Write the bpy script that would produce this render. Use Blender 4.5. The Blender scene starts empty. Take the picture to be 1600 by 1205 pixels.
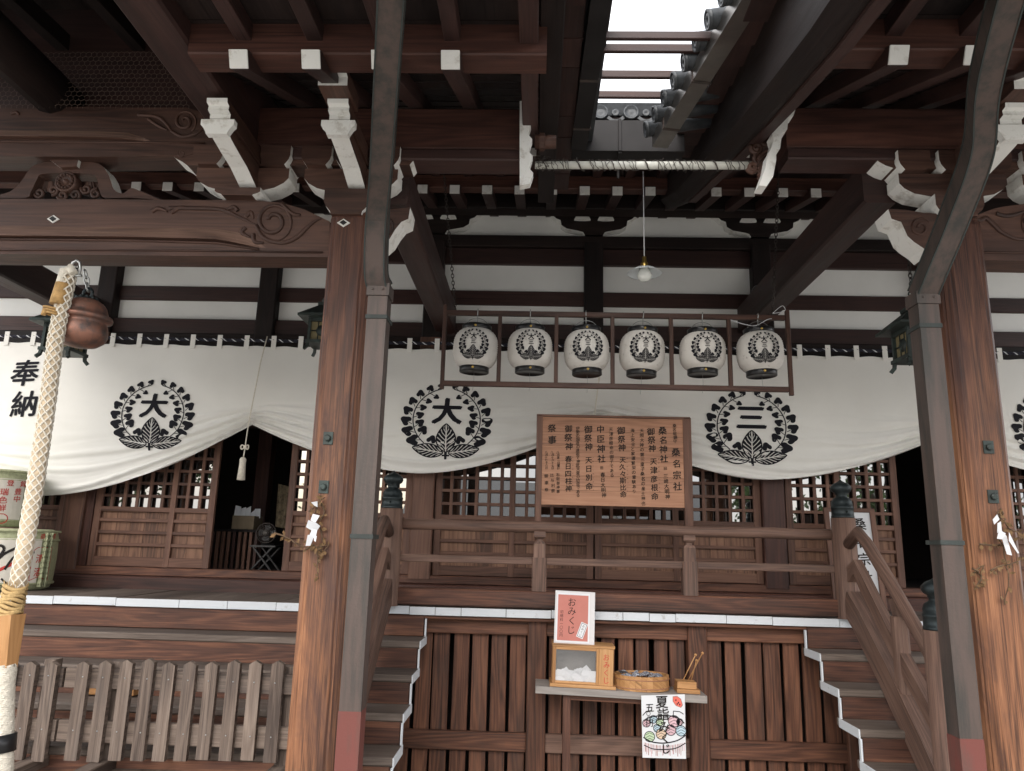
import bpy, bmesh, math, random
from mathutils import Vector, Matrix, noise
random.seed(11)
R = math.radians
S = bpy.context.scene
COL = bpy.context.collection

# ------------------------------------------------------------------ camera, world, sun
FPX = 1155.0
CAM = Vector((0, 0, 1.6))
_d = Vector((34, -252.5, -FPX)).normalized()
_u = Vector((138, 5292.5, -FPX)); _u = (_u - _d * _u.dot(_d)).normalized()
_r = _d.cross(_u)
MW = Matrix((_r, _d, _u))                     # camera axes -> world axes
cam = bpy.data.cameras.new('camera'); camo = bpy.data.objects.new('camera', cam); COL.objects.link(camo)
cam.sensor_width = 36; cam.lens = FPX / 1600 * 36; cam.clip_start = .05; cam.clip_end = 500
camo.matrix_world = Matrix.Translation(CAM) @ MW.to_4x4()
S.camera = camo

SUN_EL, SUN_AZ = R(44), R(192)                # high hazy sun behind the camera
w = bpy.data.worlds.new('World'); S.world = w; w.use_nodes = True
nt = w.node_tree; nt.nodes.clear()
sky = nt.nodes.new('ShaderNodeTexSky'); sky.sky_type = 'NISHITA'; sky.sun_disc = False
sky.sun_elevation = SUN_EL; sky.sun_rotation = SUN_AZ; sky.air_density = 1.0; sky.dust_density = 4.0; sky.ozone_density = 1.0
bg = nt.nodes.new('ShaderNodeBackground'); bg.inputs[1].default_value = .15
wo = nt.nodes.new('ShaderNodeOutputWorld')
tcw = nt.nodes.new('ShaderNodeTexCoord'); cn = nt.nodes.new('ShaderNodeTexNoise'); cn.inputs['Scale'].default_value = 2.2; cn.inputs['Detail'].default_value = 6
crp = nt.nodes.new('ShaderNodeValToRGB'); crp.color_ramp.elements[0].position = .36; crp.color_ramp.elements[0].color = (.45, .45, .45, 1); crp.color_ramp.elements[1].position = .52
cmx = nt.nodes.new('ShaderNodeMix'); cmx.data_type = 'RGBA'; cmx.inputs[7].default_value = (3.0, 3.0, 3.05, 1)   # thin bright cloud over the blue
nt.links.new(tcw.outputs['Generated'], cn.inputs[0]); nt.links.new(cn.outputs[0], crp.inputs[0]); nt.links.new(crp.outputs[0], cmx.inputs[0]); nt.links.new(sky.outputs[0], cmx.inputs[6])
nt.links.new(cmx.outputs[2], bg.inputs[0]); nt.links.new(bg.outputs[0], wo.inputs[0])
sl = bpy.data.lights.new('sun', 'SUN'); sl.energy = .7; sl.angle = R(55); sl.color = (1, .97, .93)
so = bpy.data.objects.new('sun', sl); COL.objects.link(so)
sd = Vector((math.sin(SUN_AZ) * math.cos(SUN_EL), math.cos(SUN_AZ) * math.cos(SUN_EL), math.sin(SUN_EL)))
so.rotation_euler = (-sd).to_track_quat('-Z', 'Y').to_euler()
S.view_settings.view_transform = 'Standard'; S.view_settings.look = 'None'
S.view_settings.gamma = 1; S.view_settings.exposure = 2.4

# ------------------------------------------------------------------ from pixel to point (measured on known planes)
def ray(x, y): return MW @ Vector((x - 800, 602.5 - y, -FPX))
def at(x, y, Y): v = ray(x, y); return CAM + v * (Y / v.y)
def atx(x, y, X): v = ray(x, y); return CAM + v * (X / v.x)
def atz(x, y, Z): v = ray(x, y); return CAM + v * ((Z - 1.6) / v.z)

# ------------------------------------------------------------------ materials
def nod(m, t, **k):
    n = m.node_tree.nodes.new('ShaderNode' + t)
    for a, b in k.items():
        if a[0] == 'i' and a[1:].isdigit(): n.inputs[int(a[1:])].default_value = b
        else: setattr(n, a, b)
    return n
def newmat(name):
    m = bpy.data.materials.new(name); m.use_nodes = True
    return m, m.node_tree.nodes['Principled BSDF'], m.node_tree.links.new
def ramp(m, stops):
    n = nod(m, 'ValToRGB'); e = n.color_ramp.elements
    while len(e) < len(stops): e.new(.5)
    for i, (p, c) in enumerate(stops):
        e[i].position = p; e[i].color = (*c, 1)
    return n
def wood(name, dark, mid, light, rough=.62, ring=1.0, bump=.25, patch=.5, patchcol=None, spec=.35, fibre=.44):
    m, b, L = newmat(name)
    uv = nod(m, 'UVMap')
    def nz(su, sv, det=4, rgh=.6, dist=0):
        mp = nod(m, 'Mapping'); mp.inputs['Scale'].default_value = (su, sv, 1); L(uv.outputs[0], mp.inputs[0])
        n = nod(m, 'TexNoise'); n.inputs['Scale'].default_value = 1; n.inputs['Detail'].default_value = det
        n.inputs['Roughness'].default_value = rgh; n.inputs['Distortion'].default_value = dist
        L(mp.outputs[0], n.inputs[0]); return n.outputs[0]
    def mth(op, a, c=None, d=None):
        n = nod(m, 'Math', operation=op)
        for i, q in enumerate((a, c, d)):
            if q is None: continue
            if isinstance(q, (int, float)): n.inputs[i].default_value = q
            else: L(q, n.inputs[i])
        return n.outputs[0]
    rings = mth('MULTIPLY_ADD', mth('SINE', mth('MULTIPLY', nz(.55, 6.5, 2, .4), 62)), .5, .5)
    fib = nz(2.2, 130, 4, .7); blot = nz(1.3, 11, 5, .62, .6); tone = nz(.11, 1.9, 2)
    f = mth('ADD', mth('ADD', mth('MULTIPLY', rings, .20 * ring), mth('MULTIPLY', fib, fibre)), mth('MULTIPLY', blot, .46))
    f = mth('ADD', f, mth('MULTIPLY', mth('SUBTRACT', tone, .5), .85))
    f = mth('SUBTRACT', f, .06 + .1 * ring + (fibre - .44) * .5)
    rp = ramp(m, [(.16, dark), (.42, mid), (.72, light)]); L(f, rp.inputs[0])
    colr = rp.outputs[0]
    if patchcol:
        pr = ramp(m, [(.5, (0, 0, 0)), (.72, (1, 1, 1))]); L(nz(.8, 3.2, 5, .7, 1.0), pr.inputs[0])
        mx = nod(m, 'Mix', data_type='RGBA'); L(mth('MULTIPLY', pr.outputs[0], patch), mx.inputs[0]); L(colr, mx.inputs[6])
        mx.inputs[7].default_value = (*patchcol, 1); colr = mx.outputs[2]
    # fine dark checks (splits) along the grain
    ck = ramp(m, [(.30, (.35, .35, .35)), (.36, (1, 1, 1))]); L(nz(.5, 34, 3, .5), ck.inputs[0])
    mm = nod(m, 'Mix', data_type='RGBA', blend_type='MULTIPLY'); mm.inputs[0].default_value = .75
    L(colr, mm.inputs[6]); L(ck.outputs[0], mm.inputs[7]); L(mm.outputs[2], b.inputs['Base Color'])
    L(mth('MULTIPLY_ADD', blot, .35, rough - .17), b.inputs['Roughness']); b.inputs['Specular IOR Level'].default_value = spec
    bp = nod(m, 'Bump'); bp.inputs['Strength'].default_value = bump; bp.inputs['Distance'].default_value = .004
    L(mth('ADD', mth('ADD', fib, mth('MULTIPLY', rings, .3)), mth('MULTIPLY', ck.outputs[0], .6)), bp.inputs['Height']); L(bp.outputs[0], b.inputs['Normal'])
    return m
def plain(name, col, rough=.6, metal=0, var=.15, scale=6, bump=0, bscale=60, col2=None, lo=.45, hi=.7, spec=.4, stretch=1):
    m, b, L = newmat(name)
    tc = nod(m, 'TexCoord')
    n = nod(m, 'TexNoise'); n.inputs['Scale'].default_value = scale; n.inputs['Detail'].default_value = 6; n.inputs['Roughness'].default_value = .65
    mp = nod(m, 'Mapping'); mp.inputs['Scale'].default_value = (1, 1, stretch); L(tc.outputs['Object'], mp.inputs[0]); L(mp.outputs[0], n.inputs[0])
    c2 = col2 or tuple(c * (1 - 2 * var) for c in col)
    rp = ramp(m, [(lo, col), (hi, c2)] if col2 else [(.25, c2), (.7, tuple(min(1, c * (1 + var * .4)) for c in col))])
    L(n.outputs[0], rp.inputs[0]); L(rp.outputs[0], b.inputs['Base Color'])
    b.inputs['Roughness'].default_value = rough; b.inputs['Metallic'].default_value = metal; b.inputs['Specular IOR Level'].default_value = spec
    if bump:
        n2 = nod(m, 'TexNoise'); n2.inputs['Scale'].default_value = bscale; n2.inputs['Detail'].default_value = 4
        L(tc.outputs['Object'], n2.inputs[0])
        bp = nod(m, 'Bump'); bp.inputs['Strength'].default_value = bump; bp.inputs['Distance'].default_value = .004
        L(n2.outputs[0], bp.inputs['Height']); L(bp.outputs[0], b.inputs['Normal'])
    return m
W_BEAM = wood('aged_dark_timber', (.016, .009, .008), (.038, .018, .0155), (.070, .033, .026), .55, .4, .2)
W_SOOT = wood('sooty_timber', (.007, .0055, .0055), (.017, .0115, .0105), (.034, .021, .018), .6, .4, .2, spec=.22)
W_RED = wood('red_brown_timber', (.024, .011, .009), (.064, .027, .020), (.125, .052, .036), .5, .6, .2)
W_CARVE = wood('carved_timber', (.024, .012, .009), (.064, .031, .022), (.125, .064, .045), .55, .6, .2)
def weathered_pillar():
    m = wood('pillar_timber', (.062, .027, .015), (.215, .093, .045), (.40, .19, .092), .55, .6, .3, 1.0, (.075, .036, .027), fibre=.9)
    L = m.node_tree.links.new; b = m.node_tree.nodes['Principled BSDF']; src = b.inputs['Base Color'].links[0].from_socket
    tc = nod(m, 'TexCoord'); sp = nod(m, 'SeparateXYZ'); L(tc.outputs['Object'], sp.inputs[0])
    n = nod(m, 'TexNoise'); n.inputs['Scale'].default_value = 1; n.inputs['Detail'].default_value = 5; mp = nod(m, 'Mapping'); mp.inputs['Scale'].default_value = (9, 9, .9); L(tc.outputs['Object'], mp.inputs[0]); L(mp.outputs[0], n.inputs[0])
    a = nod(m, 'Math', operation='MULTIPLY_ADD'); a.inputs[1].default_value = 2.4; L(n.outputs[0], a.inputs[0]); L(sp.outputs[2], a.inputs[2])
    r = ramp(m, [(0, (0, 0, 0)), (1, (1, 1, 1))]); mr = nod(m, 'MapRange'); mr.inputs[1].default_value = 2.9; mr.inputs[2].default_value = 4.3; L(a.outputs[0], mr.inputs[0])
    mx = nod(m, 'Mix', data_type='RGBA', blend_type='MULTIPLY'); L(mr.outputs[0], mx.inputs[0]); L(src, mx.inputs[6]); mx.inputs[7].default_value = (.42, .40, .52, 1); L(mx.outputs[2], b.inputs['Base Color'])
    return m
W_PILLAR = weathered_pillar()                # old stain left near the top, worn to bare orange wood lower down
W_RAIL = wood('weathered_rail_timber', (.062, .037, .029), (.150, .087, .064), (.25, .155, .115), .65, .7, .3, .5, (.10, .068, .055), fibre=.75)
W_DOOR = wood('door_timber', (.055, .027, .019), (.140, .070, .047), (.235, .125, .084), .6, .5, .2)
W_PANEL = wood('door_panel_boards', (.080, .040, .026), (.185, .095, .059), (.29, .16, .10), .6, 1.0, .2)
W_SLAT = wood('slat_timber', (.046, .020, .012), (.125, .052, .030), (.24, .108, .060), .6, .9, .3, .5, (.06, .042, .034), fibre=.7)
W_STEP = wood('grey_worn_tread', (.060, .046, .038), (.130, .101, .083), (.205, .166, .14), .7, .6, .3, fibre=.7)
W_RISER = wood('stained_riser_timber', (.034, .017, .012), (.105, .045, .029), (.25, .112, .062), .6, .7, .3, .6, (.035, .024, .021), fibre=.7)
W_FENCE = wood('grey_fence_timber', (.060, .043, .035), (.145, .108, .086), (.25, .195, .158), .7, .8, .35, .45, (.085, .075, .07), fibre=.8)
W_BOARD = wood('notice_board_timber', (.20, .092, .050), (.36, .180, .105), (.48, .265, .16), .55, .4, .15)
W_HONEY = wood('honey_pine', (.28, .135, .050), (.43, .225, .090), (.54, .31, .145), .5, .6, .12)
W_GREY = wood('silvered_plank', (.15, .13, .12), (.27, .245, .225), (.38, .35, .33), .7, .5, .25)
WHITE = plain('white_lime_paint', (.74, .735, .70), .75, 0, .10, 13, .4, 90, (.46, .43, .38), .54, .72)
WHITE2 = plain('white_edge_paint', (.60, .63, .66), .7, 0, .08, 16, .4, 120, (.42, .42, .42), .60, .74)
PLASTER = plain('white_plaster', (.84, .84, .81), .9, 0, .05, 1.3, .08, 30)
CLOTH = plain('off_white_cotton', (.76, .745, .70), .9, 0, .03, 1.5, .10, 420, spec=.1)
INK = plain('black_dye', (.014, .014, .018), .8, 0, .05, 5, spec=.15)
SUMI = plain('black_brush_ink', (.020, .016, .014), .7, 0, .05, 5, spec=.2)
COPPER = plain('brown_copper', (.090, .066, .057), .5, .3, .22, 14, .25, 60, (.046, .043, .039), .42, .66, stretch=.10)
PATINA = plain('green_patina', (.036, .044, .041), .6, .1, .2, 9, .2, 60)
REDPAINT = plain('red_oxide_paint', (.130, .038, .030), .6, 0, .25, 14, .25, 50, (.085, .045, .036), .5, .7, stretch=.15)
GUTTER = plain('dark_gutter_metal', (.020, .018, .018), .6, 0, .2, 4, .05, 30, spec=.2)
GUTTER2 = plain('bare_gutter_metal', (.22, .205, .19), .30, .85, .15, 4, .05, 30)
TILE = plain('grey_roof_tile', (.045, .050, .055), .45, 0, .3, 16, .3, 40)
BLACK = plain('black_lacquer', (.014, .014, .015), .3, 0, .1, 9)
BRONZE = plain('green_bronze', (.040, .048, .044), .5, .45, .35, 14, .2, 70, (.055, .080, .074))
FINIAL = plain('dark_bronze_finial', (.032, .042, .044), .42, .5, .3, 10, .12, 60)
BELLM = plain('bell_copper', (.28, .135, .095), .48, .55, .2, 11, .2, 120, (.11, .085, .078), .40, .64)
BRASS = plain('brass', (.62, .42, .12), .3, .9, .1, 20)
STEEL = plain('galvanised_steel', (.42, .43, .42), .35, .8, .15, 30)
CHAIN = plain('rusty_chain', (.055, .045, .040), .6, .5, .2, 40)
PAPER = plain('lantern_paper', (.59, .565, .525), .85, 0, .10, 22, .9, 130, (.36, .33, .30), .60, .70, spec=.2)
SHEET = plain('white_paper', (.66, .67, .69), .8, 0, .03, 5)
ROPE = plain('cream_cotton_rope', (.70, .65, .55), .9, 0, .12, 40, .5, 160)
STRAW = plain('straw_cord', (.50, .34, .15), .85, 0, .2, 60, .5, 140)
STRAWG = plain('green_straw_mat', (.42, .44, .27), .9, 0, .18, 40, .5, 120)
PINK = plain('salmon_card', (.48, .17, .135), .6, 0, .06, 9)
PLASTIC = plain('clear_sleeve', (.62, .60, .60), .25, 0, .05, 9)
REDINK = plain('red_ink', (.50, .045, .035), .7, 0, .05, 8)
LEAFDRY = plain('dry_leaf', (.20, .115, .050), .8, 0, .4, 30)
TWIG = plain('dry_twig', (.13, .080, .045), .8, 0, .3, 30)
BULB = plain('milky_bulb_glass', (.78, .80, .76), .12, 0, .02, 4)
ENAMEL = plain('white_enamel', (.62, .66, .68), .3, 0, .05, 6)
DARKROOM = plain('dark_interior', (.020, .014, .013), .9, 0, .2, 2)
CARD = plain('cardboard', (.22, .17, .11), .8, 0, .1, 10)
PIPE = plain('pale_pipe_paint', (.66, .66, .60), .5, 0, .10, 9)
WIRE = plain('barbed_wire', (.11, .095, .085), .55, .6, .2, 50)
NET = plain('netting_wire', (.20, .145, .115), .5, .6, .2, 50)
NAVY = plain('navy_rope', (.020, .020, .032), .8, 0, .1, 20)
GRANITE = plain('paving_stone', (.36, .345, .32), .85, 0, .18, 7, .3, 50)
LEAF = plain('green_leaf', (.075, .13, .030), .6, 0, .4, 3)
BARK = plain('bark', (.10, .075, .055), .9, 0, .3, 8, .5, 30)
PACKET = plain('foil_packet', (.22, .24, .30), .2, .5, .4, 60, .5, 90, (.60, .62, .66), .45, .55)
BLUEPEN, PINKPEN, GREENPEN, ORANGEPEN, BROWNPEN = (plain(n, c, .8, 0, .15, 50) for n, c in (
    ('blue_pencil', (.46, .60, .68)), ('pink_pencil', (.68, .46, .50)), ('green_pencil', (.50, .63, .42)), ('orange_pencil', (.68, .52, .38)), ('brown_pencil', (.36, .17, .14))))
def glassmat():
    m, b, L = newmat('dark_window_glass')
    b.inputs['Base Color'].default_value = (.006, .006, .006, 1); b.inputs['Roughness'].default_value = .015
    b.inputs['IOR'].default_value = 1.5; b.inputs['Specular IOR Level'].default_value = 1.0
    b.inputs['Coat Weight'].default_value = 1.0; b.inputs['Coat Roughness'].default_value = .01; b.inputs['Coat IOR'].default_value = 2.6
    return m
GLASS = glassmat()
def clearglass():
    m, b, L = newmat('clear_box_glass')
    t = nod(m, 'BsdfTransparent'); g = nod(m, 'BsdfGlossy'); g.inputs['Roughness'].default_value = .03
    x = nod(m, 'MixShader'); x.inputs[0].default_value = .10
    L(t.outputs[0], x.inputs[1]); L(g.outputs[0], x.inputs[2]); L(x.outputs[0], m.node_tree.nodes['Material Output'].inputs[0])
    return m
CLEAR = clearglass()
def stripemat(name, c1, c2, f):
    m, b, L = newmat(name); uv = nod(m, 'UVMap'); sp = nod(m, 'SeparateXYZ'); L(uv.outputs[0], sp.inputs[0])
    a = nod(m, 'Math', operation='MULTIPLY_ADD'); a.inputs[1].default_value = f; L(sp.outputs[0], a.inputs[0])
    c = nod(m, 'Math', operation='MULTIPLY'); c.inputs[1].default_value = 10; L(sp.outputs[1], c.inputs[0]); L(c.outputs[0], a.inputs[2])
    fr = nod(m, 'Math', operation='FRACT'); L(a.outputs[0], fr.inputs[0])
    rp = ramp(m, [(.60, c1), (.66, c2)]); L(fr.outputs[0], rp.inputs[0]); L(rp.outputs[0], b.inputs['Base Color']); b.inputs['Roughness'].default_value = .8
    return m
TWIST = stripemat('navy_white_twisted_cord', (.02, .02, .035), (.6, .62, .66), 14)

# ------------------------------------------------------------------ mesh builder
class MB:
    def __init__(s): s.v = []; s.f = []; s.uv = []; s.mi = []; s.sm = []
    def face(s, idx, uvs, m=0, sm=False):
        s.f.append(tuple(idx)); s.uv.extend(uvs); s.mi.append(m); s.sm.append(sm)
    def add(s, pts):
        i = len(s.v); s.v.extend([tuple(p) for p in pts]); return i
    def prism(s, p0, p1, prof, up=(0, 0, 1), m=0, me=None, sm=False, prof1=None):
        p0 = Vector(p0); p1 = Vector(p1); ax = p1 - p0; ln = ax.length; ax.normalize(); up = Vector(up)
        if abs(ax.dot(up)) > .98: up = Vector((0, 1, 0)) if abs(ax.y) < .9 else Vector((1, 0, 0))
        sd = ax.cross(up).normalized(); up = sd.cross(ax)
        n = len(prof); q = prof1 or prof
        i = s.add([p0 + sd * a + up * b for a, b in prof] + [p1 + sd * a + up * b for a, b in q])
        ru, rv = random.uniform(0, 40), random.uniform(0, 40); per = 0; me = m if me is None else me
        for k in range(n):
            j = (k + 1) % n; d = math.hypot(prof[j][0] - prof[k][0], prof[j][1] - prof[k][1])
            s.face((i + k, i + n + k, i + n + j, i + j), ((ru, rv + per), (ru + ln, rv + per), (ru + ln, rv + per + d), (ru, rv + per + d)), m, sm)
            per += d
        s.face([i + k for k in range(n)], [(ru + a * .5, rv + b * 2) for a, b in prof], me)
        s.face([i + n + k for k in reversed(range(n))], [(ru + a * .5, rv + b * 2) for a, b in reversed(q)], me)
        return s
    def beam(s, p0, p1, w, h, up=(0, 0, 1), c=.004, m=0, me=None):
        a, b = w / 2, h / 2; c = min(c, a * .4, b * .4)
        return s.prism(p0, p1, [(-a + c, -b), (a - c, -b), (a, -b + c), (a, b - c), (a - c, b), (-a + c, b), (-a, b - c), (-a, -b + c)], up, m, me)
    def box(s, x0, x1, y0, y1, z0, z1, c=.004, m=0, me=None):
        X, Y, Z = (x0 + x1) / 2, (y0 + y1) / 2, (z0 + z1) / 2; dx, dy, dz = x1 - x0, y1 - y0, z1 - z0
        if dx >= dy and dx >= dz: return s.beam((x0, Y, Z), (x1, Y, Z), dy, dz, (0, 0, 1), c, m, me)
        if dz >= dy: return s.beam((X, Y, z0), (X, Y, z1), dx, dy, (0, 1, 0), c, m, me)
        return s.beam((X, y0, Z), (X, y1, Z), dx, dz, (0, 0, 1), c, m, me)
    def tube(s, pts, r, n=8, m=0, sm=True, cap=True, flat=1.0):
        pts = [Vector(p) for p in pts]; N = len(pts); rr = r if isinstance(r, (list, tuple)) else [r] * N
        ru, rv = random.uniform(0, 40), random.uniform(0, 40); ln = 0; rows = []; up = None
        for k in range(N):
            t = (pts[min(k + 1, N - 1)] - pts[max(k - 1, 0)]).normalized()
            if up is None: up = Vector((0, 0, 1)) if abs(t.z) < .9 else Vector((0, 1, 0))
            sd = t.cross(up)
            if sd.length < 1e-5: sd = t.cross(Vector((1, 0, .3)))
            sd.normalize(); up = sd.cross(t)
            if k: ln += (pts[k] - pts[k - 1]).length
            i = s.add([pts[k] + (sd * math.cos(a) + up * math.sin(a) * flat) * rr[k] for a in [2 * math.pi * q / n for q in range(n)]])
            rows.append((i, ln))
        for k in range(N - 1):
            (i, la), (j, lb) = rows[k], rows[k + 1]
            for q in range(n):
                q2 = (q + 1) % n; va = rv + q * 6.28 * rr[k] / n; vb = rv + (q + 1) * 6.28 * rr[k] / n
                s.face((i + q, i + q2, j + q2, j + q), ((ru + la, va), (ru + la, vb), (ru + lb, vb), (ru + lb, va)), m, sm)
        if cap:
            i = rows[0][0]; s.face([i + q for q in reversed(range(n))], [(ru, rv)] * n, m)
            i = rows[-1][0]; s.face([i + q for q in range(n)], [(ru, rv)] * n, m)
        return s
    def sweep(s, pts, prof, up=(0, 0, 1), m=0, edge_m=None, sm=False, side=None):
        """rectangular / polygonal section carried along a path; edge_m = {side index: material}"""
        pts = [Vector(p) for p in pts]; N = len(pts); n = len(prof); up0 = Vector(up); rows = []; ln = 0
        ru, rv = random.uniform(0, 40), random.uniform(0, 40)
        for k in range(N):
            t = (pts[min(k + 1, N - 1)] - pts[max(k - 1, 0)]).normalized(); sd = t.cross(up0).normalized(); u = sd.cross(t)
            if side: sd = Vector(side); u = sd.cross(t).normalized()
            if k: ln += (pts[k] - pts[k - 1]).length
            rows.append((s.add([pts[k] + sd * a + u * b for a, b in prof]), ln))
        for k in range(N - 1):
            (i, la), (j, lb) = rows[k], rows[k + 1]; per = 0
            for q in range(n):
                q2 = (q + 1) % n; d = math.hypot(prof[q2][0] - prof[q][0], prof[q2][1] - prof[q][1])
                s.face((i + q, j + q, j + q2, i + q2), ((ru + la, rv + per), (ru + lb, rv + per), (ru + lb, rv + per + d), (ru + la, rv + per + d)), (edge_m or {}).get(q, m), sm)
                per += d
        s.face([rows[0][0] + q for q in range(n)], [(ru + a, rv + b) for a, b in prof], m)
        s.face([rows[-1][0] + q for q in reversed(range(n))], [(ru + a, rv + b) for a, b in reversed(prof)], m)
        return s
    def lathe(s, prof, c, n=24, m=0, axis=(0, 0, 1), sm=True, mats=None):
        c = Vector(c); ax = Vector(axis).normalized(); e1 = ax.cross(Vector((0, 1, 0)) if abs(ax.y) < .9 else Vector((1, 0, 0))).normalized(); e2 = ax.cross(e1)
        ru, rv = random.uniform(0, 40), random.uniform(0, 40); rows = []
        for r, z in prof: rows.append(s.add([c + ax * z + (e1 * math.cos(a) + e2 * math.sin(a)) * max(r, 1e-4) for a in [2 * math.pi * q / n for q in range(n)]]))
        for k in range(len(prof) - 1):
            i, j = rows[k], rows[k + 1]; za, zb = prof[k][1], prof[k + 1][1]
            for q in range(n):
                q2 = (q + 1) % n; va, vb = rv + q * .05, rv + (q + 1) * .05
                s.face((i + q, i + q2, j + q2, j + q), ((ru + za, va), (ru + za, vb), (ru + zb, vb), (ru + zb, va)), (mats[k] if mats else m), sm)
        return s
    def plate(s, pts, fn, d0, d1, m=0, white=(), me=1, c=0):
        """outline pts (a,b) made solid between depths d0 (front) and d1; edges k->k+1 in white use material me"""
        n = len(pts); i = s.add([fn(a, b, d0) for a, b in pts] + [fn(a, b, d1) for a, b in pts]); ru, rv = random.uniform(0, 40), random.uniform(0, 40)
        fl = [(ru + a, rv + b) for a, b in pts]
        s.face(list(range(i, i + n)), fl, m); s.face([i + n + k for k in reversed(range(n))], fl[::-1], m); per = 0
        for k in range(n):
            j = (k + 1) % n; d = math.hypot(pts[j][0] - pts[k][0], pts[j][1] - pts[k][1])
            s.face((i + k, i + n + k, i + n + j, i + j), ((ru + per, rv), (ru + per, rv + .2), (ru + per + d, rv + .2), (ru + per + d, rv)), me if k in white else m); per += d
        return s
    def flat(s, pts2, faces, fn, m=0):
        i = s.add([fn(a, b) for a, b in pts2])
        for f in faces: s.face([i + k for k in f], [pts2[k] for k in f], m)
        return s
    def poly(s, pts2, fn, m=0, fan=True):
        n = len(pts2)
        if not fan: return s.flat(pts2, [tuple(range(n))], fn, m)
        cx, cy = sum(p[0] for p in pts2) / n, sum(p[1] for p in pts2) / n
        return s.flat(list(pts2) + [(cx, cy)], [(k, (k + 1) % n, n) for k in range(n)], fn, m)
    def build(s, name, mats, parent=None, fix=True):
        me = bpy.data.meshes.new(name); me.from_pydata(s.v, [], s.f)
        for m in (mats if isinstance(mats, (list, tuple)) else [mats]): me.materials.append(m)
        ul = me.uv_layers.new(name='UVMap'); ul.data.foreach_set('uv', [c for p in s.uv for c in p])
        me.polygons.foreach_set('material_index', s.mi); me.polygons.foreach_set('use_smooth', s.sm); me.update()
        if fix:
            b = bmesh.new(); b.from_mesh(me); bmesh.ops.recalc_face_normals(b, faces=b.faces); b.to_mesh(me); b.free()
        o = bpy.data.objects.new(name, me); COL.objects.link(o)
        if parent is not None: adopt(o, parent)
        return o
def adopt(o, parent):
    o.parent = parent
    o.matrix_parent_inverse = Matrix.Translation(-Vector(parent.location)) if parent.parent is None else Matrix.Identity(4)
def thing(name, label, cat, loc=(0, 0, 0), group=None):
    o = bpy.data.objects.new(name, None); o.empty_display_size = .1; COL.objects.link(o); o.location = loc
    return tag(o, label, cat, group)
def tag(o, label, cat, group=None, kind=None):
    o['label'] = label; o['category'] = cat
    if group: o['group'] = group
    if kind: o['kind'] = kind
    return o
def structure(o): o['kind'] = 'structure'; return o
def copy_tree(o, parent=None):
    c = o.copy(); COL.objects.link(c)
    if parent is not None: c.parent = parent
    for ch in list(o.children): copy_tree(ch, c)
    return c
def xz(a, b, d): return Vector((a, d, b))
def yz(a, b, d): return Vector((d, a, b))
def px(pts, Y): return [(p.x, p.z) for p in (at(x, y, Y) for x, y in pts)]
def arc(cx, cy, rx, ry, a0, a1, n=8): return [(cx + rx * math.cos(R(a0 + (a1 - a0) * k / n)), cy + ry * math.sin(R(a0 + (a1 - a0) * k / n))) for k in range(n + 1)]

# lettering
_gl = {}
def glyph(ch, bold=.012):
    bold = 0
    if (ch, bold) not in _gl:
        c = bpy.data.curves.new('g', 'FONT'); c.body = ch; c.resolution_u = 3
        o = bpy.data.objects.new('g', c); COL.objects.link(o)
        dg = bpy.context.evaluated_depsgraph_get(); dg.update(); e = o.evaluated_get(dg); m = e.to_mesh()
        v = [(q.co.x, q.co.y) for q in m.vertices]; f = [tuple(p.vertices) for p in m.polygons]; e.to_mesh_clear()
        bpy.data.objects.remove(o); bpy.data.curves.remove(c)
        if v:
            x0, x1, y0, y1 = min(a for a, b in v), max(a for a, b in v), min(b for a, b in v), max(b for a, b in v)
            v = [(a - (x0 + x1) / 2, b - (y0 + y1) / 2) for a, b in v]
        _gl[(ch, bold)] = (v, f)
    return _gl[(ch, bold)]
def letter(mb, ch, cx, cy, size, fn, m=0, bold=.012, shear=.10, sx=1.0, rot=0):
    v, f = glyph(ch, bold); c, s_ = math.cos(rot), math.sin(rot)
    offs = [(0, 0)] if bold < .009 else [(-bold * .8, -bold * .3), (bold * .8, bold * .3), (-bold * .3, bold * .6), (bold * .3, -bold * .6)]   # heavier brush: strokes laid side by side
    for n_, (ox, oy) in enumerate(offs):
        q = []
        for a, b in v:
            a, b = a + ox, b + oy; b += shear * a * .6; a *= sx
            q.append((cx + (a * c - b * s_) * size, cy + (a * s_ + b * c) * size))
        mb.flat(q, f, (lambda a, b, n_=n_: fn(a, b) + Vector((0, -.00025 * n_, 0))) if n_ else fn, m)
def column(mb, txt, cx, ytop, size, pitch, fn, m=0, bold=.012, jit=0):
    for k, ch in enumerate(txt):
        if ch != ' ': letter(mb, ch, cx + random.uniform(-jit, jit), ytop - size / 2 - k * pitch, size, fn, m, bold)

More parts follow.
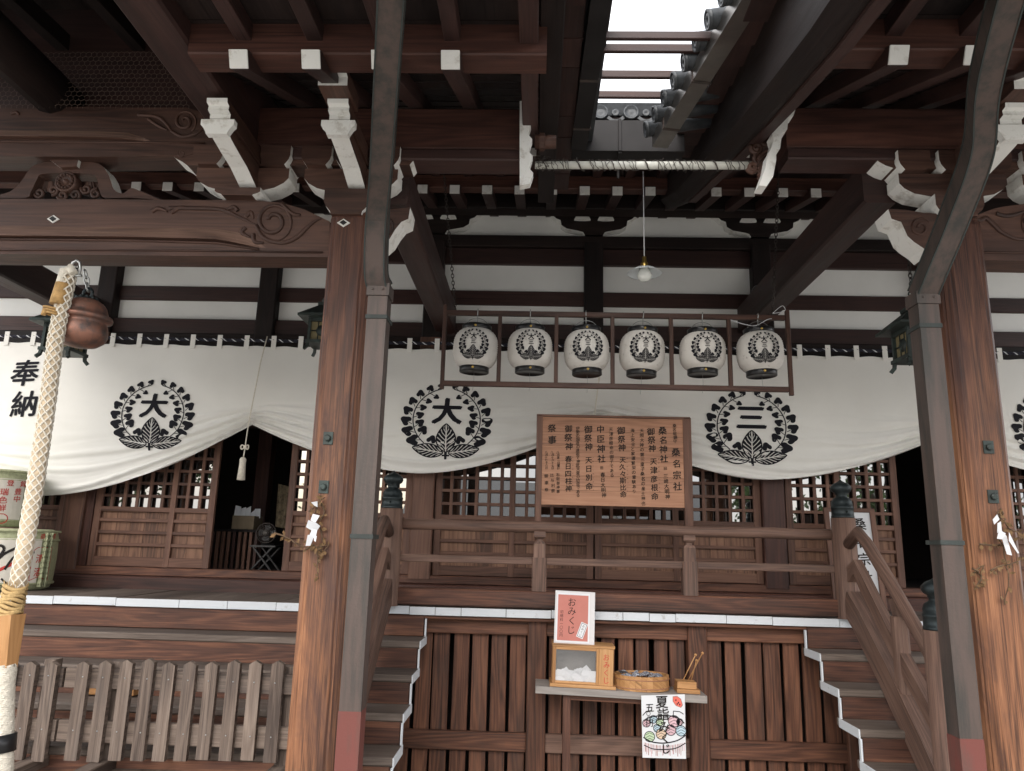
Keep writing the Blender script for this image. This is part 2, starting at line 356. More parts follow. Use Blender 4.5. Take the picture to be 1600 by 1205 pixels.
# the shrine's wreath: two sprays of three-lobed leaves over three veined leaves
def crest(mb, chars, fn, m=0):
    def lobed(cx, cy, r, dirn):
        pts = []                                  # dirn points from the stem to the leaf tip; a slit is cut where the stalk enters
        for k in range(40):
            a = 2 * math.pi * k / 40 + math.pi; d = abs((a - math.pi + math.pi) % (2 * math.pi) - math.pi)
            rr = r * (.93 + .15 * math.cos(3 * (a))) * (1.0 if d > .34 else .30 + .45 * (d / .34))
            pts.append((cx + rr * math.cos(a + dirn), cy + rr * math.sin(a + dirn)))
        mb.poly(pts, fn, m)
    def strip(pts, w):
        for (x0, y0), (x1, y1) in zip(pts, pts[1:]):
            l = math.hypot(x1 - x0, y1 - y0) or 1; nx, ny = -(y1 - y0) / l * w, (x1 - x0) / l * w
            mb.poly([(x0 - nx, y0 - ny), (x1 - nx, y1 - ny), (x1 + nx, y1 + ny), (x0 + nx, y0 + ny)], fn, m, False)
    for sg in (-1, 1):
        st = []
        for k in range(25):
            a = R(-52 + 132 * k / 24); rr = .77 - .04 * math.sin(k / 24 * math.pi)
            st.append((sg * rr * math.cos(a), rr * math.sin(a) + .02))
        strip(st, .012)
        for k in range(8):
            t = k / 7; a = R(-37 + 117 * t); sz = .139 - .064 * t; rr = .90 - .045 * t
            x, y = sg * rr * math.cos(a), rr * math.sin(a) + .02; sx_, sy_ = sg * .765 * math.cos(a - R(7)), .765 * math.sin(a - R(7)) + .02
            lobed(x, y, sz, math.atan2(y - sy_, x - sx_)); strip([(x, y), (sx_, sy_)], .008)
        for k in range(6):
            t = k / 5; a = R(-30 + 96 * t); sz = .109 - .046 * t; rr = .585 + .02 * t
            x, y = sg * rr * math.cos(a), rr * math.sin(a) + .02; sx_, sy_ = sg * .745 * math.cos(a - R(7)), .745 * math.sin(a - R(7)) + .02
            lobed(x, y, sz, math.atan2(y - sy_, x - sx_)); strip([(x, y), (sx_, sy_)], .008)
        lobed(sg * .31, -.50, .105, R(90 + sg * 20))
    def leaf(bx, by, tx, ty, wd):
        ax, ay = tx - bx, ty - by; nx, ny = -ay, ax; l = math.hypot(ax, ay); nx, ny = nx / l, ny / l
        hw = lambda t: wd * math.sin(math.pi * min(1, max(0, t)) ** .85) ** .8
        N = 7
        for sg in (-1, 1):
            for k in range(N):
                t0, t1 = k / N, (k + .72) / N; q = []
                for t in (t0, t1): q.append((t, .012))
                e0, e1 = min(1, t0 + .26), min(1, t1 + .26)
                pts = [(bx + ax * t0 + nx * sg * .014, by + ay * t0 + ny * sg * .014), (bx + ax * t1 + nx * sg * .014, by + ay * t1 + ny * sg * .014)]
                for t, f in ((t1 + .13, .5), (e1, .97)):
                    t = min(t, .995); pts.append((bx + ax * t + nx * sg * hw(t) * f, by + ay * t + ny * sg * hw(t) * f))
                for t, f in ((e0, .97), (t0 + .13, .5)):
                    t = min(t, .99); pts.append((bx + ax * t + nx * sg * hw(t) * f, by + ay * t + ny * sg * hw(t) * f))
                mb.poly(pts, fn, m, False)
            ed = [(bx + ax * t + nx * sg * hw(t), by + ay * t + ny * sg * hw(t)) for t in [k / 14 for k in range(15)]]
            strip(ed, .014)
    leaf(0, -.80, 0, -.10, .21); leaf(-.06, -.82, -.72, -.70, .16); leaf(.06, -.82, .72, -.70, .16)
    mb.poly([(-.03, -.80), (.03, -.80), (.025, -.98), (-.025, -.98)], fn, m, False)
    mb.poly([(-.08, -.86), (.08, -.86), (.08, -.90), (-.08, -.90)], fn, m, False)
    if len(chars) == 1: letter(mb, chars, 0, .22, .68, fn, m, .050, 0)
    else:
        letter(mb, chars[0], 0, .44, .40, fn, m, .045, 0); letter(mb, chars[1], 0, .10, .32, fn, m, .045, 0)

# ================================================================== SETTING
YW = 7.75                                      # front face of the hall wall
YV = 6.5                                       # front edge of the veranda
YP = 4.4                                       # front face of the porch pillars
GZ = -.45                                      # ground level
mb = MB(); mb.box(-40, 40, -40, 40, GZ - .3, GZ, 0); structure(mb.build('ground', plain('gravel_ground', (.40, .38, .34), .95, 0, .2, 9, .6, 60)))
mb = MB()
for i in range(-9, 10):
    for j in range(-8, 8):
        x0 = i * .9 + (.45 if j % 2 else 0); mb.box(x0 + .004, x0 + .896, j * .6 + .004, j * .6 + .596, GZ + .002, GZ + .03 + random.uniform(0, .004), .006)
structure(mb.build('paved_path', GRANITE))

# ================================================================== WORSHIP HALL
hall = thing('shrine_hall', 'long dark timber shrine hall with white plaster wall and lattice doors', 'building', (0.6, YW, 0))
# plaster between the timbers
mb = MB()
for z0, z1 in ((3.95, 4.19), (4.35, 4.67), (4.97, 5.32)): mb.box(-7.5, 7.5, YW + .02, YW + .10, z0 - .03, z1 + .03, 0)
mb.build('plaster_wall', PLASTER, hall)
for z0, z1, th, nm in ((3.76, 3.965, .14, 'wall_beam'), (4.19, 4.355, .10, 'wall_beam'), (4.66, 4.85, .12, 'wall_beam'), (4.85, 4.985, .17, 'wall_beam'), (5.29, 5.60, .30, 'wall_beam')):
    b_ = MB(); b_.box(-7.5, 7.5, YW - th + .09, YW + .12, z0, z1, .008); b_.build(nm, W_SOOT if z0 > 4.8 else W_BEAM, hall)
POSTX = (-6.6, -4.79, -2.98, -1.15, .60, 2.42, 4.22, 6.0)
for x in POSTX:
    low = x in (-4.79, -1.15, 2.42, 6.0)
    b_ = MB(); b_.beam((x, YW + .02, 3.6), (x, YW + .02, 4.90), .205, .26, (0, 1, 0), .012)
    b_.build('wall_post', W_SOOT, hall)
    if low:
        b_ = MB(); b_.beam((x, YW + .0, 1.26), (x, YW + .0, 3.78), .225, .24, (0, 1, 0), .012); b_.build('door_post', W_DOOR if x < -4 else W_RED if x > 0 else W_DOOR, hall)
# boat shaped brackets standing on the wall posts
for x in POSTX[2:7]:
    f = lambda a, b, d, x=x: Vector((x + a, d, b))
    b_ = MB(); o = [(-.10, 4.985), (.10, 4.985), (.12, 5.02)] + [(.15, 5.03), (.30, 5.06), (.36, 5.10)] + [(.37, 5.16), (.42, 5.18), (.47, 5.23), (.56, 5.29)]
    o = o + [(-a, b) for a, b in o[::-1]][:-0 or None]
    o2 = []
    for p in o:
        if not o2 or (abs(p[0] - o2[-1][0]) + abs(p[1] - o2[-1][1])) > 1e-4: o2.append(p)
    b_.plate(o2, f, YW - .10, YW + .03, 0, [k for k in range(1, 9)] + [k for k in range(10, 18)], 1)
    br = b_.build('bracket', [W_SOOT, WHITE], hall)
    for q in (-.13, .13):
        c_ = MB(); c_.plate([(q - .035, 5.15), (q + .035, 5.15), (q + .09, 5.155), (q + .075, 5.185), (q + .02, 5.215), (q + .012, 5.28), (q - .012, 5.28), (q - .02, 5.215), (q - .075, 5.185), (q - .09, 5.155)], f, YW - .135, YW - .101, 0, range(10), 0)
        c_.build('bracket_block', WHITE, br)
# purlin, rafters and eave of the hall
mb = MB(); mb.box(-7.5, 7.5, 7.30, 7.50, 5.13, 5.42, .01); mb.build('purlin', W_SOOT, hall)
mb = MB(); mb.box(-7.5, 7.5, 6.66, 6.78, 5.03, 5.17, .008); mb.build('eave_board', W_RED, hall)
x = at(660, 297, 6.6).x
for k in range(-11, 14):
    X = x + .3155 * k; 
    if not -4.7 < X < 3.9: continue
    b_ = MB(); b_.beam((X, 6.605, 4.985), (X, 7.78, 5.30), .10, .095, c=.003); r_ = b_.build('rafter', W_BEAM, hall)
    t_ = MB(); t_.box(X - .048, X + .048, 6.594, 6.603, 4.935, 5.025, .002); t_.build('rafter_tip', WHITE, r_)
for k in range(-1, 10):
    X = x + .3155 * k + .12
    b_ = MB(); b_.beam((X, 6.05, 5.07), (X, 6.72, 5.20), .085, .08, c=.003); r_ = b_.build('flying_rafter', W_BEAM, hall)
    t_ = MB(); t_.box(X - .04, X + .04, 6.038, 6.047, 5.03, 5.105, .002); t_.build('rafter_tip', WHITE, r_)
mb = MB(); mb.beam((0, 5.46, 5.05), (0, 6.9, 5.30), 14, .03, c=0); mb.beam((0, 6.9, 5.33), (0, 9.0, 6.0), 14, .03, c=0); mb.box(-7, 7, 5.46, 5.56, 4.93, 5.03, .004)
mb.build('eave_soffit', W_BEAM, hall)
mb = MB(); mb.beam((0, 5.42, 5.10), (0, 11.5, 7.4), 14.4, .10, c=0); mb.build('roof', TILE, hall)
mb = MB()
for i in range(-3, 9):
    X = at(938, 176, 5.36).x + i * .245
    if not -.4 < X < 1.4: continue
    z = at(938, 176, 5.36).z
    mb.lathe([(.062, 0), (.062, .014), (.05, .014), (.047, .008), (.02, .008), (.0, .011)], (X, 5.36, z), 20, axis=(0, -1, 0)); mb.tube([(X, 5.362, z), (X, 7.2, z + .7)], .06, 14)
    mb.lathe([(.032, 0), (.032, .014), (.02, .014), (0, .006)], (X + .1225, 5.37, z), 14, axis=(0, -1, 0))
    ar = [(X + .06 + .13 * k / 8, z - .035 - .035 * math.sin(math.pi * k / 8)) for k in range(9)]
    for a_, b_2 in zip(ar, ar[1:]): mb.beam((a_[0], 5.375, a_[1]), (b_2[0], 5.375, b_2[1]), .02, .03, c=.002)
mb.build('eave_tile', TILE, hall)
# doors
def door(x0, x1, mids, zb=1.30, zt=2.95, zl=1.905, pitch=.1345):
    b_ = MB(); y = YW - .03; wd = .07
    for X in [x0 + wd / 2] + list(mids) + [x1 - wd / 2]: b_.beam((X, y, zb), (X, y, zt), wd if X in (x0 + wd / 2, x1 - wd / 2) else .06, .042, (0, 1, 0))
    b_.box(x0 + wd, x1 - wd, y - .016, y + .018, zb, zb + .095); b_.box(x0 + wd, x1 - wd, y - .017, y + .017, zl - .05, zl)
    k = 0; z = zb + .095 + .125
    while z < zl - .07: b_.box(x0 + wd, x1 - wd, y - .014, y + .010, z - .017, z + .017, .003); z += .124
    d = b_.build('lattice_door', W_DOOR, hall)
    l_ = MB(); n = max(2, round((x1 - x0 - wd) / pitch)); p = (x1 - x0 - wd) / n
    for i in range(1, n):
        X = x0 + wd / 2 + p * i
        if all(abs(X - q) > .05 for q in mids): l_.beam((X, y, zl), (X, y, zt), .033, .026, (0, 1, 0), .002)
    z = zl + pitch - .02
    while z < zt: l_.box(x0 + wd, x1 - wd, y - .011, y + .014, z - .015, z + .015, .002); z += pitch
    l_.build('lattice', W_DOOR, d)
    p_ = MB(); X = x0 + wd
    while X < x1 - wd:
        X2 = min(x1 - wd, X + random.uniform(.13, .19)); p_.box(X, X2 - .002, y + .019, y + .032, zb + .09, zl - .045, .001); X = X2
    p_.build('board_panel', W_PANEL, d)
    g_ = MB(); a = random.uniform(-.004, .004); mids2 = [x0 + wd] + list(mids) + [x1 - wd]
    for q0, q1 in zip(mids2, mids2[1:]):
        a, c_ = random.uniform(-.005, .005), random.uniform(-.004, .004)
        g_.flat([(q0, zl - .02), (q1, zl - .02), (q1, zt), (q0, zt)], [(0, 1, 2, 3)], lambda u, v: Vector((u, y + .045 + (u - q0) * a + (v - zl) * c_, v)))
    g_.build('glass_pane', GLASS, d, False)
    return d
door(-6.0, -4.91, [-5.45]); door(-4.60, -3.33, [-3.775]); door(-2.57, -1.27, [-1.92]); door(-1.03, .605, [-.23]); door(.62, 2.305, [1.44]); door(2.56, 3.70, [3.09]); door(4.34, 5.88, [5.1])
mb = MB(); mb.beam((-4.64, YW - .02, 1.30), (-4.64, YW - .02, 2.95), .075, .10, (0, 1, 0)); mb.build('door_jamb', W_RED, hall)
mb = MB(); mb.box(-7, 7, YW - .10, YW + .16, 1.215, 1.295, .006); mb.build('threshold', W_RISER, hall)
mb = MB(); mb.box(-7, 7, YW - .20, YW + .10, 1.07, 1.212, .01); mb.build('floor_sill_beam', W_RED, hall)
mb = MB(); mb.box(-7, 7, YW - .06, YW + .12, 2.95, 3.80, .01); mb.build('lintel_board', W_SOOT, hall)
# dark room behind the doors
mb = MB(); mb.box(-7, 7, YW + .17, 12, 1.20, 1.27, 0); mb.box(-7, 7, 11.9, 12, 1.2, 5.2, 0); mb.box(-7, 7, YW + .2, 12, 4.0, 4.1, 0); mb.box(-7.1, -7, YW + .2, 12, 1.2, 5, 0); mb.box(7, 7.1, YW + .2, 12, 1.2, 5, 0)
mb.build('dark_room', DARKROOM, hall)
mb = MB(); mb.beam((at(408, 800, 9.2).x, 9.2, 1.27), (at(408, 800, 9.2).x, 9.2, 4.0), .17, .17, (0, 1, 0)); mb.build('inner_post', W_RED, hall)
mb = MB(); mb.box(-4, -1.5, 9.25, 9.3, 3.0, 3.35, .005); mb.build('inner_lintel', W_RED, hall)
# veranda floor with white painted board ends
ZF = 1.085
mb = MB(); X = -6.6; ends = MB()
while X < 6.8:
    wd = random.choice((.22, .30, .38, .42, .55)); q = random.uniform(-.003, .003)
    mb.box(X, X + wd - .003, YV, YW - .19, ZF - .07 + q, ZF + q, .003); ends.box(X, X + wd - .005, YV - .012, YV - .001, ZF - .068 + q, ZF - .002 + q, .003); X += wd
mb.build('veranda_floor', W_STEP, hall); ends.build('white_board_ends', WHITE2, hall)
# slatted skirting below the veranda
YS = 6.66
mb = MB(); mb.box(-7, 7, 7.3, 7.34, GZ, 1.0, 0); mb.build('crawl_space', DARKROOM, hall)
mb = MB(); mb.box(-7, 7, YV + .02, YS + .12, .985, 1.012, .004); mb.box(-7, 7, YS - .03, YS + .10, .86, .984, .006); mb.build('floor_bearer', W_SLAT, hall)
for px_ in (600, 838, 1089, 1330):
    X = at(px_, 1060, YS).x; b_ = MB(); b_.beam((X, YS + .0, GZ), (X, YS + .0, .985), .16, .14, (0, 1, 0), .008); b_.build('skirting_post', W_SLAT, hall)
for i, (a_, b2) in enumerate(((600, 838), (838, 1089), (1089, 1330))):
    X0 = at(a_, 1060, YS).x + .08; X1 = at(b2, 1060, YS).x - .08
    b_ = MB(); b_.box(X0, X1, YS - .025, YS + .02, -.065, .082, .006); b_.build('skirting_rail', W_SLAT if i != 1 else W_RAIL, hall)
    n = round((X1 - X0) / .152); p = (X1 - X0) / n
    for k in range(n):
        xa = X0 + p * k + .013 + random.uniform(-.006, .006); b_ = MB(); t = random.uniform(-.006, .006)
        b_.beam((xa + p / 2 - .013, YS + .045, GZ), (xa + p / 2 - .013 + t, YS + .045, .95), p - .030 + random.uniform(-.008, .008), .03, (0, 1, 0), .003)
        b_.build('skirting_slat', W_SLAT, hall)
# gutter of the hall
g = thing('roof_gutter', 'dark box gutter under the grey tile ends at the back of the opening', 'gutter', (.6, 5.3, 4.75))
mb = MB(); a_ = at(920, 208, 5.36).x - .35; b2 = at(1016, 208, 5.36).x + .25
P2 = [(.0, 4.64), (.0, 4.905), (.012, 4.905), (.012, 4.655), (.12, 4.655), (.12, 4.905), (.132, 4.905), (.132, 4.64)]
mb.prism((a_, 5.27, 0), (b2, 5.27, 0), [(-u, v) for u, v in P2], (0, 0, 1)); mb.build('trough', GUTTER, g)
for px_ in (969,):
    X = at(px_, 210, 5.25).x; b_ = MB(); b_.box(X - .012, X + .012, 5.255, 5.268, 4.635, 4.91, .003); b_.box(X - .012, X + .012, 5.27, 5.44, 4.62, 4.637, .003); b_.box(X - .01, X + .01, 5.40, 5.415, 4.48, 4.62, .003); b_.build('gutter_bracket', GUTTER, g)

# ================================================================== STAIRS, RAILINGS
def stairs(x0, x1, inner, label):
    t = thing('wooden_staircase', label, 'stairs', ((x0 + x1) / 2, 5.8, 0))
    for k in range(1, 7):
        zt = 1.045 - .205 * k; yf = YV - .32 * k
        b_ = MB(); b_.box(x0, x1, yf, yf + .40, zt - .055, zt, .012); st = b_.build('step_tread', W_STEP, t)
        b_ = MB(); b_.box(x0 + .02, x1 - .02, yf + .33, yf + .37, zt, zt + .15, .003); b_.build('riser_board', W_RISER, t)
        xe = inner; sgn = 1 if inner == x0 else -1
        w_ = MB(); w_.box(min(xe, xe - sgn * .010), max(xe, xe - sgn * .010), yf - .002, yf + .34, zt - .060, zt + .002, .002)
        w_.build('white_tread_end', WHITE2, st)
        w_ = MB(); q = xe - sgn * .004; w_.box(min(q, q + sgn * .014), max(q, q + sgn * .014), yf + .315, yf + .345, zt + .002, zt + .145, .002); w_.build('white_riser_end', WHITE2, st)
    b_ = MB(); b_.box(x0 + .02, x1 - .02, YV - 1.92 + .06, YV - 1.92 + .10, GZ, -.24, .003); b_.build('riser_board', W_RISER, t)
    b_ = MB(); b_.box(x0 + .02, x1 - .02, YV + .0, YV + .04, .845, 1.008, .004); b_.build('riser_board', W_RISER, t)
    return t
XSL = at(665, 990, YV).x; XSR = at(1258, 985, YV).x
stairs(-5.6, XSL, XSL, 'wide wooden stairs on the left rising behind the picket fence'); stairs(XSR, 5.4, XSR, 'wooden stairs on the right with white zigzag tread ends beside the newel post')

def finial(mb, c, r, m=0):
    c = Vector(c); pr = [(1.02, 0), (1.06, .02), (1.06, .22), (1.02, .24), (1.02, .9), (1.05, .92), (1.05, 1.1), (.98, 1.12), (.98, 1.5), (.80, 1.85), (.55, 2.0), (.52, 2.2), (.62, 2.3), (.60, 2.4), (.86, 2.55), (.98, 2.8), (.95, 3.05), (.70, 3.3), (.34, 3.48), (.12, 3.62), (0, 3.78)]
    mb.lathe([(a * r, z * r) for a, z in pr], c, 24, m)
    mb.lathe([(.0, .02), (.007, .015), (.01, 0)], c + Vector((0, -1.03 * r, .6 * r)), 8, m, (0, -1, 0))
XL, XR = -1.24, 2.63
bal = thing('balustrade', 'weathered timber balustrade of round top rail along the veranda front', 'railing', (.7, YV, ZF))
yb = YV + .02
zt = at(960, 827, yb).z; zm = at(960, 880, yb).z
for nm, z, rad in (('top_rail', zt, .048),):
    b_ = MB(); b_.tube([(XL + .1 + (XR - XL - .2) * k / 12, yb, z + .004 * math.sin(k * 2.1)) for k in range(13)], rad, 14); b_.build(nm, W_RAIL, bal)
b_ = MB(); b_.box(XL + .02, XR - .02, yb - .035, yb + .03, zm - .032, zm + .032, .006); b_.build('middle_rail', W_RAIL, bal)
b_ = MB(); b_.box(XL - .08, XR + .10, yb - .055, yb + .075, ZF + .012, ZF + .152, .010); b_.build('base_rail', W_RISER, bal)
for X in (.05, 1.325):
    b_ = MB(); b_.beam((X, yb, ZF + .15), (X, yb, zm + .03), .125, .11, (0, 1, 0), .008)
    b_.prism((X, yb, zm + .03), (X, yb, zm + .145), [(-.05, -.045), (.05, -.045), (.05, .045), (-.05, .045)], (0, 1, 0)); b_.prism((X, yb, zm + .145), (X, yb, zm + .165), [(-.05, -.045), (.05, -.045), (.05, .045), (-.05, .045)], (0, 1, 0), prof1=[(-.035, -.035), (.035, -.035), (.035, .035), (-.035, .035)])
    bb = b_.build('baluster', W_RAIL, bal)
    c_ = MB(); c_.beam((X, yb, zm + .165), (X, yb, zm + .185), .05, .05, (0, 1, 0)); c_.prism((X, yb, zm + .185), (X, yb, zm + .20), [(-.028, -.03), (.028, -.03), (.028, .03), (-.028, .03)], (0, 1, 0), prof1=[(-.05, -.05), (.05, -.05), (.05, .05), (-.05, .05)]); c_.box(X - .05, X + .05, yb - .05, yb + .05, zm + .20, zt - .035, .004)
    c_.build('rail_block', W_RAIL, bb)
for X, py in ((XL, 795), (XR, 810)):
    zc = at(612 if X < 0 else 1315, py, YV).z
    b_ = MB(); b_.lathe([(.098, ZF), (.098, zc), (0, zc)], (X, YV - .02, 0), 20); p_ = b_.build('corner_post', W_RAIL, bal)
    f_ = MB(); finial(f_, (X, YV - .02, zc), .088); f_.build('finial', FINIAL, p_)
def stair_rail(X, label):
    t = thing('stair_railing', label, 'railing', (X, 5.6, 0)); dx = X - XR
    A = lambda x_, y_: (lambda p: Vector((X, p.y, p.z)))(atx(x_, y_, XR))
    hand = [Vector((X, 6.40, 1.69))] + [A(*p) for p in ((1341, 832), (1356, 851), (1372, 878), (1388, 905), (1417, 956), (1446, 1008), (1466, 1044))]
    b_ = MB(); b_.tube(hand, .047, 14); b_.build('handrail', W_RAIL, t)
    mid = [Vector((X, 6.42, 1.43))] + [A(*p) for p in ((1340, 886), (1352, 912), (1367, 942), (1404, 1017), (1445, 1092), (1468, 1136))]
    b_ = MB(); b_.sweep(mid, [(-.035, -.058), (.035, -.058), (.035, .058), (-.035, .058)]); b_.build('middle_rail', W_RAIL, t)
    bot = [A(*p) for p in ((1331, 940), (1348, 968), (1393, 1057), (1445, 1167), (1478, 1240))]
    
    b_ = MB(); b_.sweep(bot, [(-.06, -.10), (.06, -.10), (.06, .10), (-.06, .10)]); b_.build('base_rail', W_RAIL, t)
    p = A(1392, 930); q = A(1392, 1075)
    b_ = MB(); b_.beam((X, 5.62, q.z), (X, 5.62, 1.18), .10, .10, (0, 1, 0), .02); bb = b_.build('baluster', W_RAIL, t)
    c_ = MB(); c_.prism((X, 5.62, 1.18), (X, 5.62, 1.30), [(-.03, -.03), (.03, -.03), (.03, .03), (-.03, .03)], (0, 1, 0), prof1=[(-.05, -.05), (.05, -.05), (.05, .05), (-.05, .05)]); c_.build('rail_block', W_RAIL, bb)
    nx, ny, zc = at(1468, 985, 4.85).x + dx, 4.85, at(1468, 985, 4.85).z
    b_ = MB(); b_.lathe([(.098, GZ), (.098, zc), (0, zc)], (nx, ny, 0), 20); pp = b_.build('newel_post', W_RAIL, t)
    f_ = MB(); finial(f_, (nx, ny, zc), .086); f_.build('finial', FINIAL, pp)
stair_rail(XR, 'sloping stair railing at right ending in a post with dark onion finial'); stair_rail(XL, 'sloping stair railing glimpsed behind the left pillar and drainpipe')

# ================================================================== PORCHES
def pillar_prof(h=.14):
    c = .045
    corners = []
    for ang in (-45, 45, 135, 225):
        e = [(h, h - c - .012), (h - .008, h - c), (h - .006, h - c + .012), (h - c + .012, h - .006), (h - c, h - .008), (h - c - .012, h)]
        r = R(ang - 45); corners += [(a * math.cos(r) - b * math.sin(r), a * math.sin(r) + b * math.cos(r)) for a, b in e]
    return corners
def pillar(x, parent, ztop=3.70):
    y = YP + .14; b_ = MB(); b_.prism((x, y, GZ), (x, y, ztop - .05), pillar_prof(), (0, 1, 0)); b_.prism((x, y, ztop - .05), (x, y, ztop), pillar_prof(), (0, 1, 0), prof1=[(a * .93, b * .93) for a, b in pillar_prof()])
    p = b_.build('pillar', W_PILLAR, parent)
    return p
def bolt(p, x, z):
    b_ = MB(); b_.box(x - .030, x + .030, YP - .008, YP + .004, z - .038, z + .038, .008); b_.lathe([(.02, 0), (.02, .016), (.014, .02), (0, .02)], (x, YP - .008, z), 8, 0, (0, -1, 0), False); b_.build('bolt_plate', BRONZE, p)
def nail_cover(p, x, z, y):
    b_ = MB(); f = lambda a, b: Vector((x + a, y, z + b))
    dm = [(-.042, 0), (-.014, .018), (0, .028), (.014, .018), (.042, 0), (.014, -.018), (0, -.028), (-.014, -.018)]
    b_.plate([(x + a, z + b) for a, b in dm], xz, y - .008, y + .002, 0); b_.plate([(x + a * .55, z + b * .62) for a, b in dm], xz, y - .016, y - .008, 1, range(8), 1)
    b_.build('nail_cover', [WHITE, BLACK], p)
def scroll(parent, pts_px, Y, r, name='carving', mat=None):
    b_ = MB()
    for pl in pts_px:
        n = len(pl); b_.tube([at(x, y, Y) + Vector((0, -.002, 0)) for x, y in pl], [r * (1.1 if k < n * .6 else 1.1 - .7 * (k - n * .6) / (n * .4)) for k in range(n)], 6)
    return b_.build(name, mat or W_CARVE, parent)
def spiral(cx, cy, r0, r1, a0, turns, n=34, ys=1.0):
    return [(cx + (r0 + (r1 - r0) * k / n) * math.cos(R(a0 + 360 * turns * k / n)), cy + ys * (r0 + (r1 - r0) * k / n) * math.sin(R(a0 + 360 * turns * k / n))) for k in range(n + 1)]
def smooth(pts, n=6):
    out = []
    for i in range(len(pts) - 1):
        p0, p1, p2, p3 = pts[max(i - 1, 0)], pts[i], pts[i + 1], pts[min(i + 2, len(pts) - 1)]
        for k in range(n):
            t = k / n
            out.append(tuple(.5 * (2 * b + (c - a) * t + (2 * a - 5 * b + 4 * c - d) * t * t + (3 * b - a - 3 * c + d) * t ** 3) for a, b, c, d in zip(p0, p1, p2, p3)))
    return out + [tuple(pts[-1])]
def slope_band(b_, top, bot, Y, d=.035):
    n = 40
    def along(pl, t):
        x = pl[0][0] + (pl[-1][0] - pl[0][0]) * t
        for (xa, za), (xb, zb) in zip(pl, pl[1:]):
            if xa <= x <= xb or (xa, xb) == (pl[-2][0], pl[-1][0]): return x, za + (zb - za) * (x - xa) / max(1e-6, xb - xa)
    rows = []
    for k in range(n + 1):
        t = k / n; (xt, zt_), (xb, zb_) = along(top, t), along(bot, t); e = d * min(1, (1 - t) * 14 + .03)
        rows.append(b_.add([(xt, Y - .002, zt_), (xb, Y - e, zb_), (xb, Y + .01, zb_ - .004)]))
    for k in range(n):
        i, j = rows[k], rows[k + 1]; u, v = b_.v[i][0], b_.v[j][0]
        b_.face((i, j, j + 1, i + 1), [(u, 0), (v, 0), (v, .1), (u, .1)], 1); b_.face((i + 1, j + 1, j + 2, i + 2), [(u, .1), (v, .1), (v, .14), (u, .14)], 0)  # slope in lighter timber: the light it catches is put into the colour
YB = 4.43                                     # front of the brackets and main beams
def bracket_set(parent, c, zb, hb=.15, half=.31, mat=None):
    """lower block, boat shaped arm, three bearing blocks; every underside and end painted white"""
    mt = [mat or W_CARVE, WHITE]; f = lambda a, b, d: Vector((c + a, d, b)); y0, y1 = YB, YB + .16
    b_ = MB(); b_.plate([(-.15, zb + hb), (-.15, zb + hb * .5), (-.135, zb + hb * .3), (-.105, zb + hb * .12), (-.10, zb), (.10, zb), (.105, zb + hb * .12), (.135, zb + hb * .3), (.15, zb + hb * .5), (.15, zb + hb)], f, y0 - .05, y1 + .05, 0, (0, 1, 2, 3, 5, 6, 7, 8), 1)
    b_.build('bearing_block', mt, parent)
    z = zb + hb; b_ = MB()
    low = [(-half, z + .165), (-half, z + .095), (-half + .03, z + .06), (-half + .09, z + .025), (-.14, z + .004), (-.12, z)]
    o = low + [(-a, b) for a, b in low[::-1]]
    b_.plate(o, f, y0, y1, 0, (0, 1, 2, 3, 4, 6, 7, 8, 9, 10), 1); b_.build('bracket_arm', mt, parent)
    z += .165
    for q in (-half + .085, 0, half - .085):
        b_ = MB(); g = lambda a, b, d, q=q: Vector((c + q + a, d, b))
        b_.plate([(-.10, z + .138), (-.10, z + .068), (-.092, z + .040), (-.075, z + .015), (-.065, z + .001), (.065, z + .001), (.075, z + .015), (.092, z + .040), (.10, z + .068), (.10, z + .138)], g, y0 - .050, y1 + .025, 0, (0, 1, 2, 3, 5, 6, 7, 8), 1)
        b_.build('bearing_block', mt, parent)
    return z + .115
def forward_arm(parent, cx, tall):
    """bracket arm reaching out towards the front, its white painted end and underside"""
    mt = [W_CARVE, WHITE]; x0, x1 = cx - .055, cx + .055
    b_ = MB(); b_.plate([(4.44, 4.02), (3.93, 4.02), (3.93, 3.99), (3.98, 3.955), (4.10, 3.935), (4.25, 3.915), (4.44, 3.86)], yz, x0, x1, 0, (1, 2, 3, 4, 5), 1); b_.build('bracket_arm', mt, parent)
    b_ = MB(); f = lambda a, b, d: Vector((cx + a, d, b))
    b_.plate([(-.10, 4.035), (-.10, 4.0), (-.085, 3.985), (-.068, 3.955), (-.063, 3.94), (.063, 3.94), (.068, 3.955), (.085, 3.985), (.10, 4.0), (.10, 4.035)], f, 3.90, 3.945, 1, range(10), 1); b_.build('bearing_block', mt, parent)
    b_ = MB(); b_.plate([(4.44, 4.15), (3.86, 4.15), (3.865, 4.125), (3.895, 4.118), (3.89, 4.09), (3.925, 4.082), (3.925, 4.055), (3.96, 4.037), (4.44, 4.037)], yz, cx - .062, cx + .062, 0, (1, 2, 3, 4, 5, 6), 1); b_.build('beam_nose', mt, parent)
    if tall:
        b_ = MB(); b_.plate([(4.0, 4.25), (3.68, 4.25), (3.69, 4.215), (3.735, 4.205), (3.74, 4.155), (4.0, 4.152)], yz, cx - .085, cx + .085, 0, (1, 2, 3), 1); b_.build('beam_nose', mt, parent)

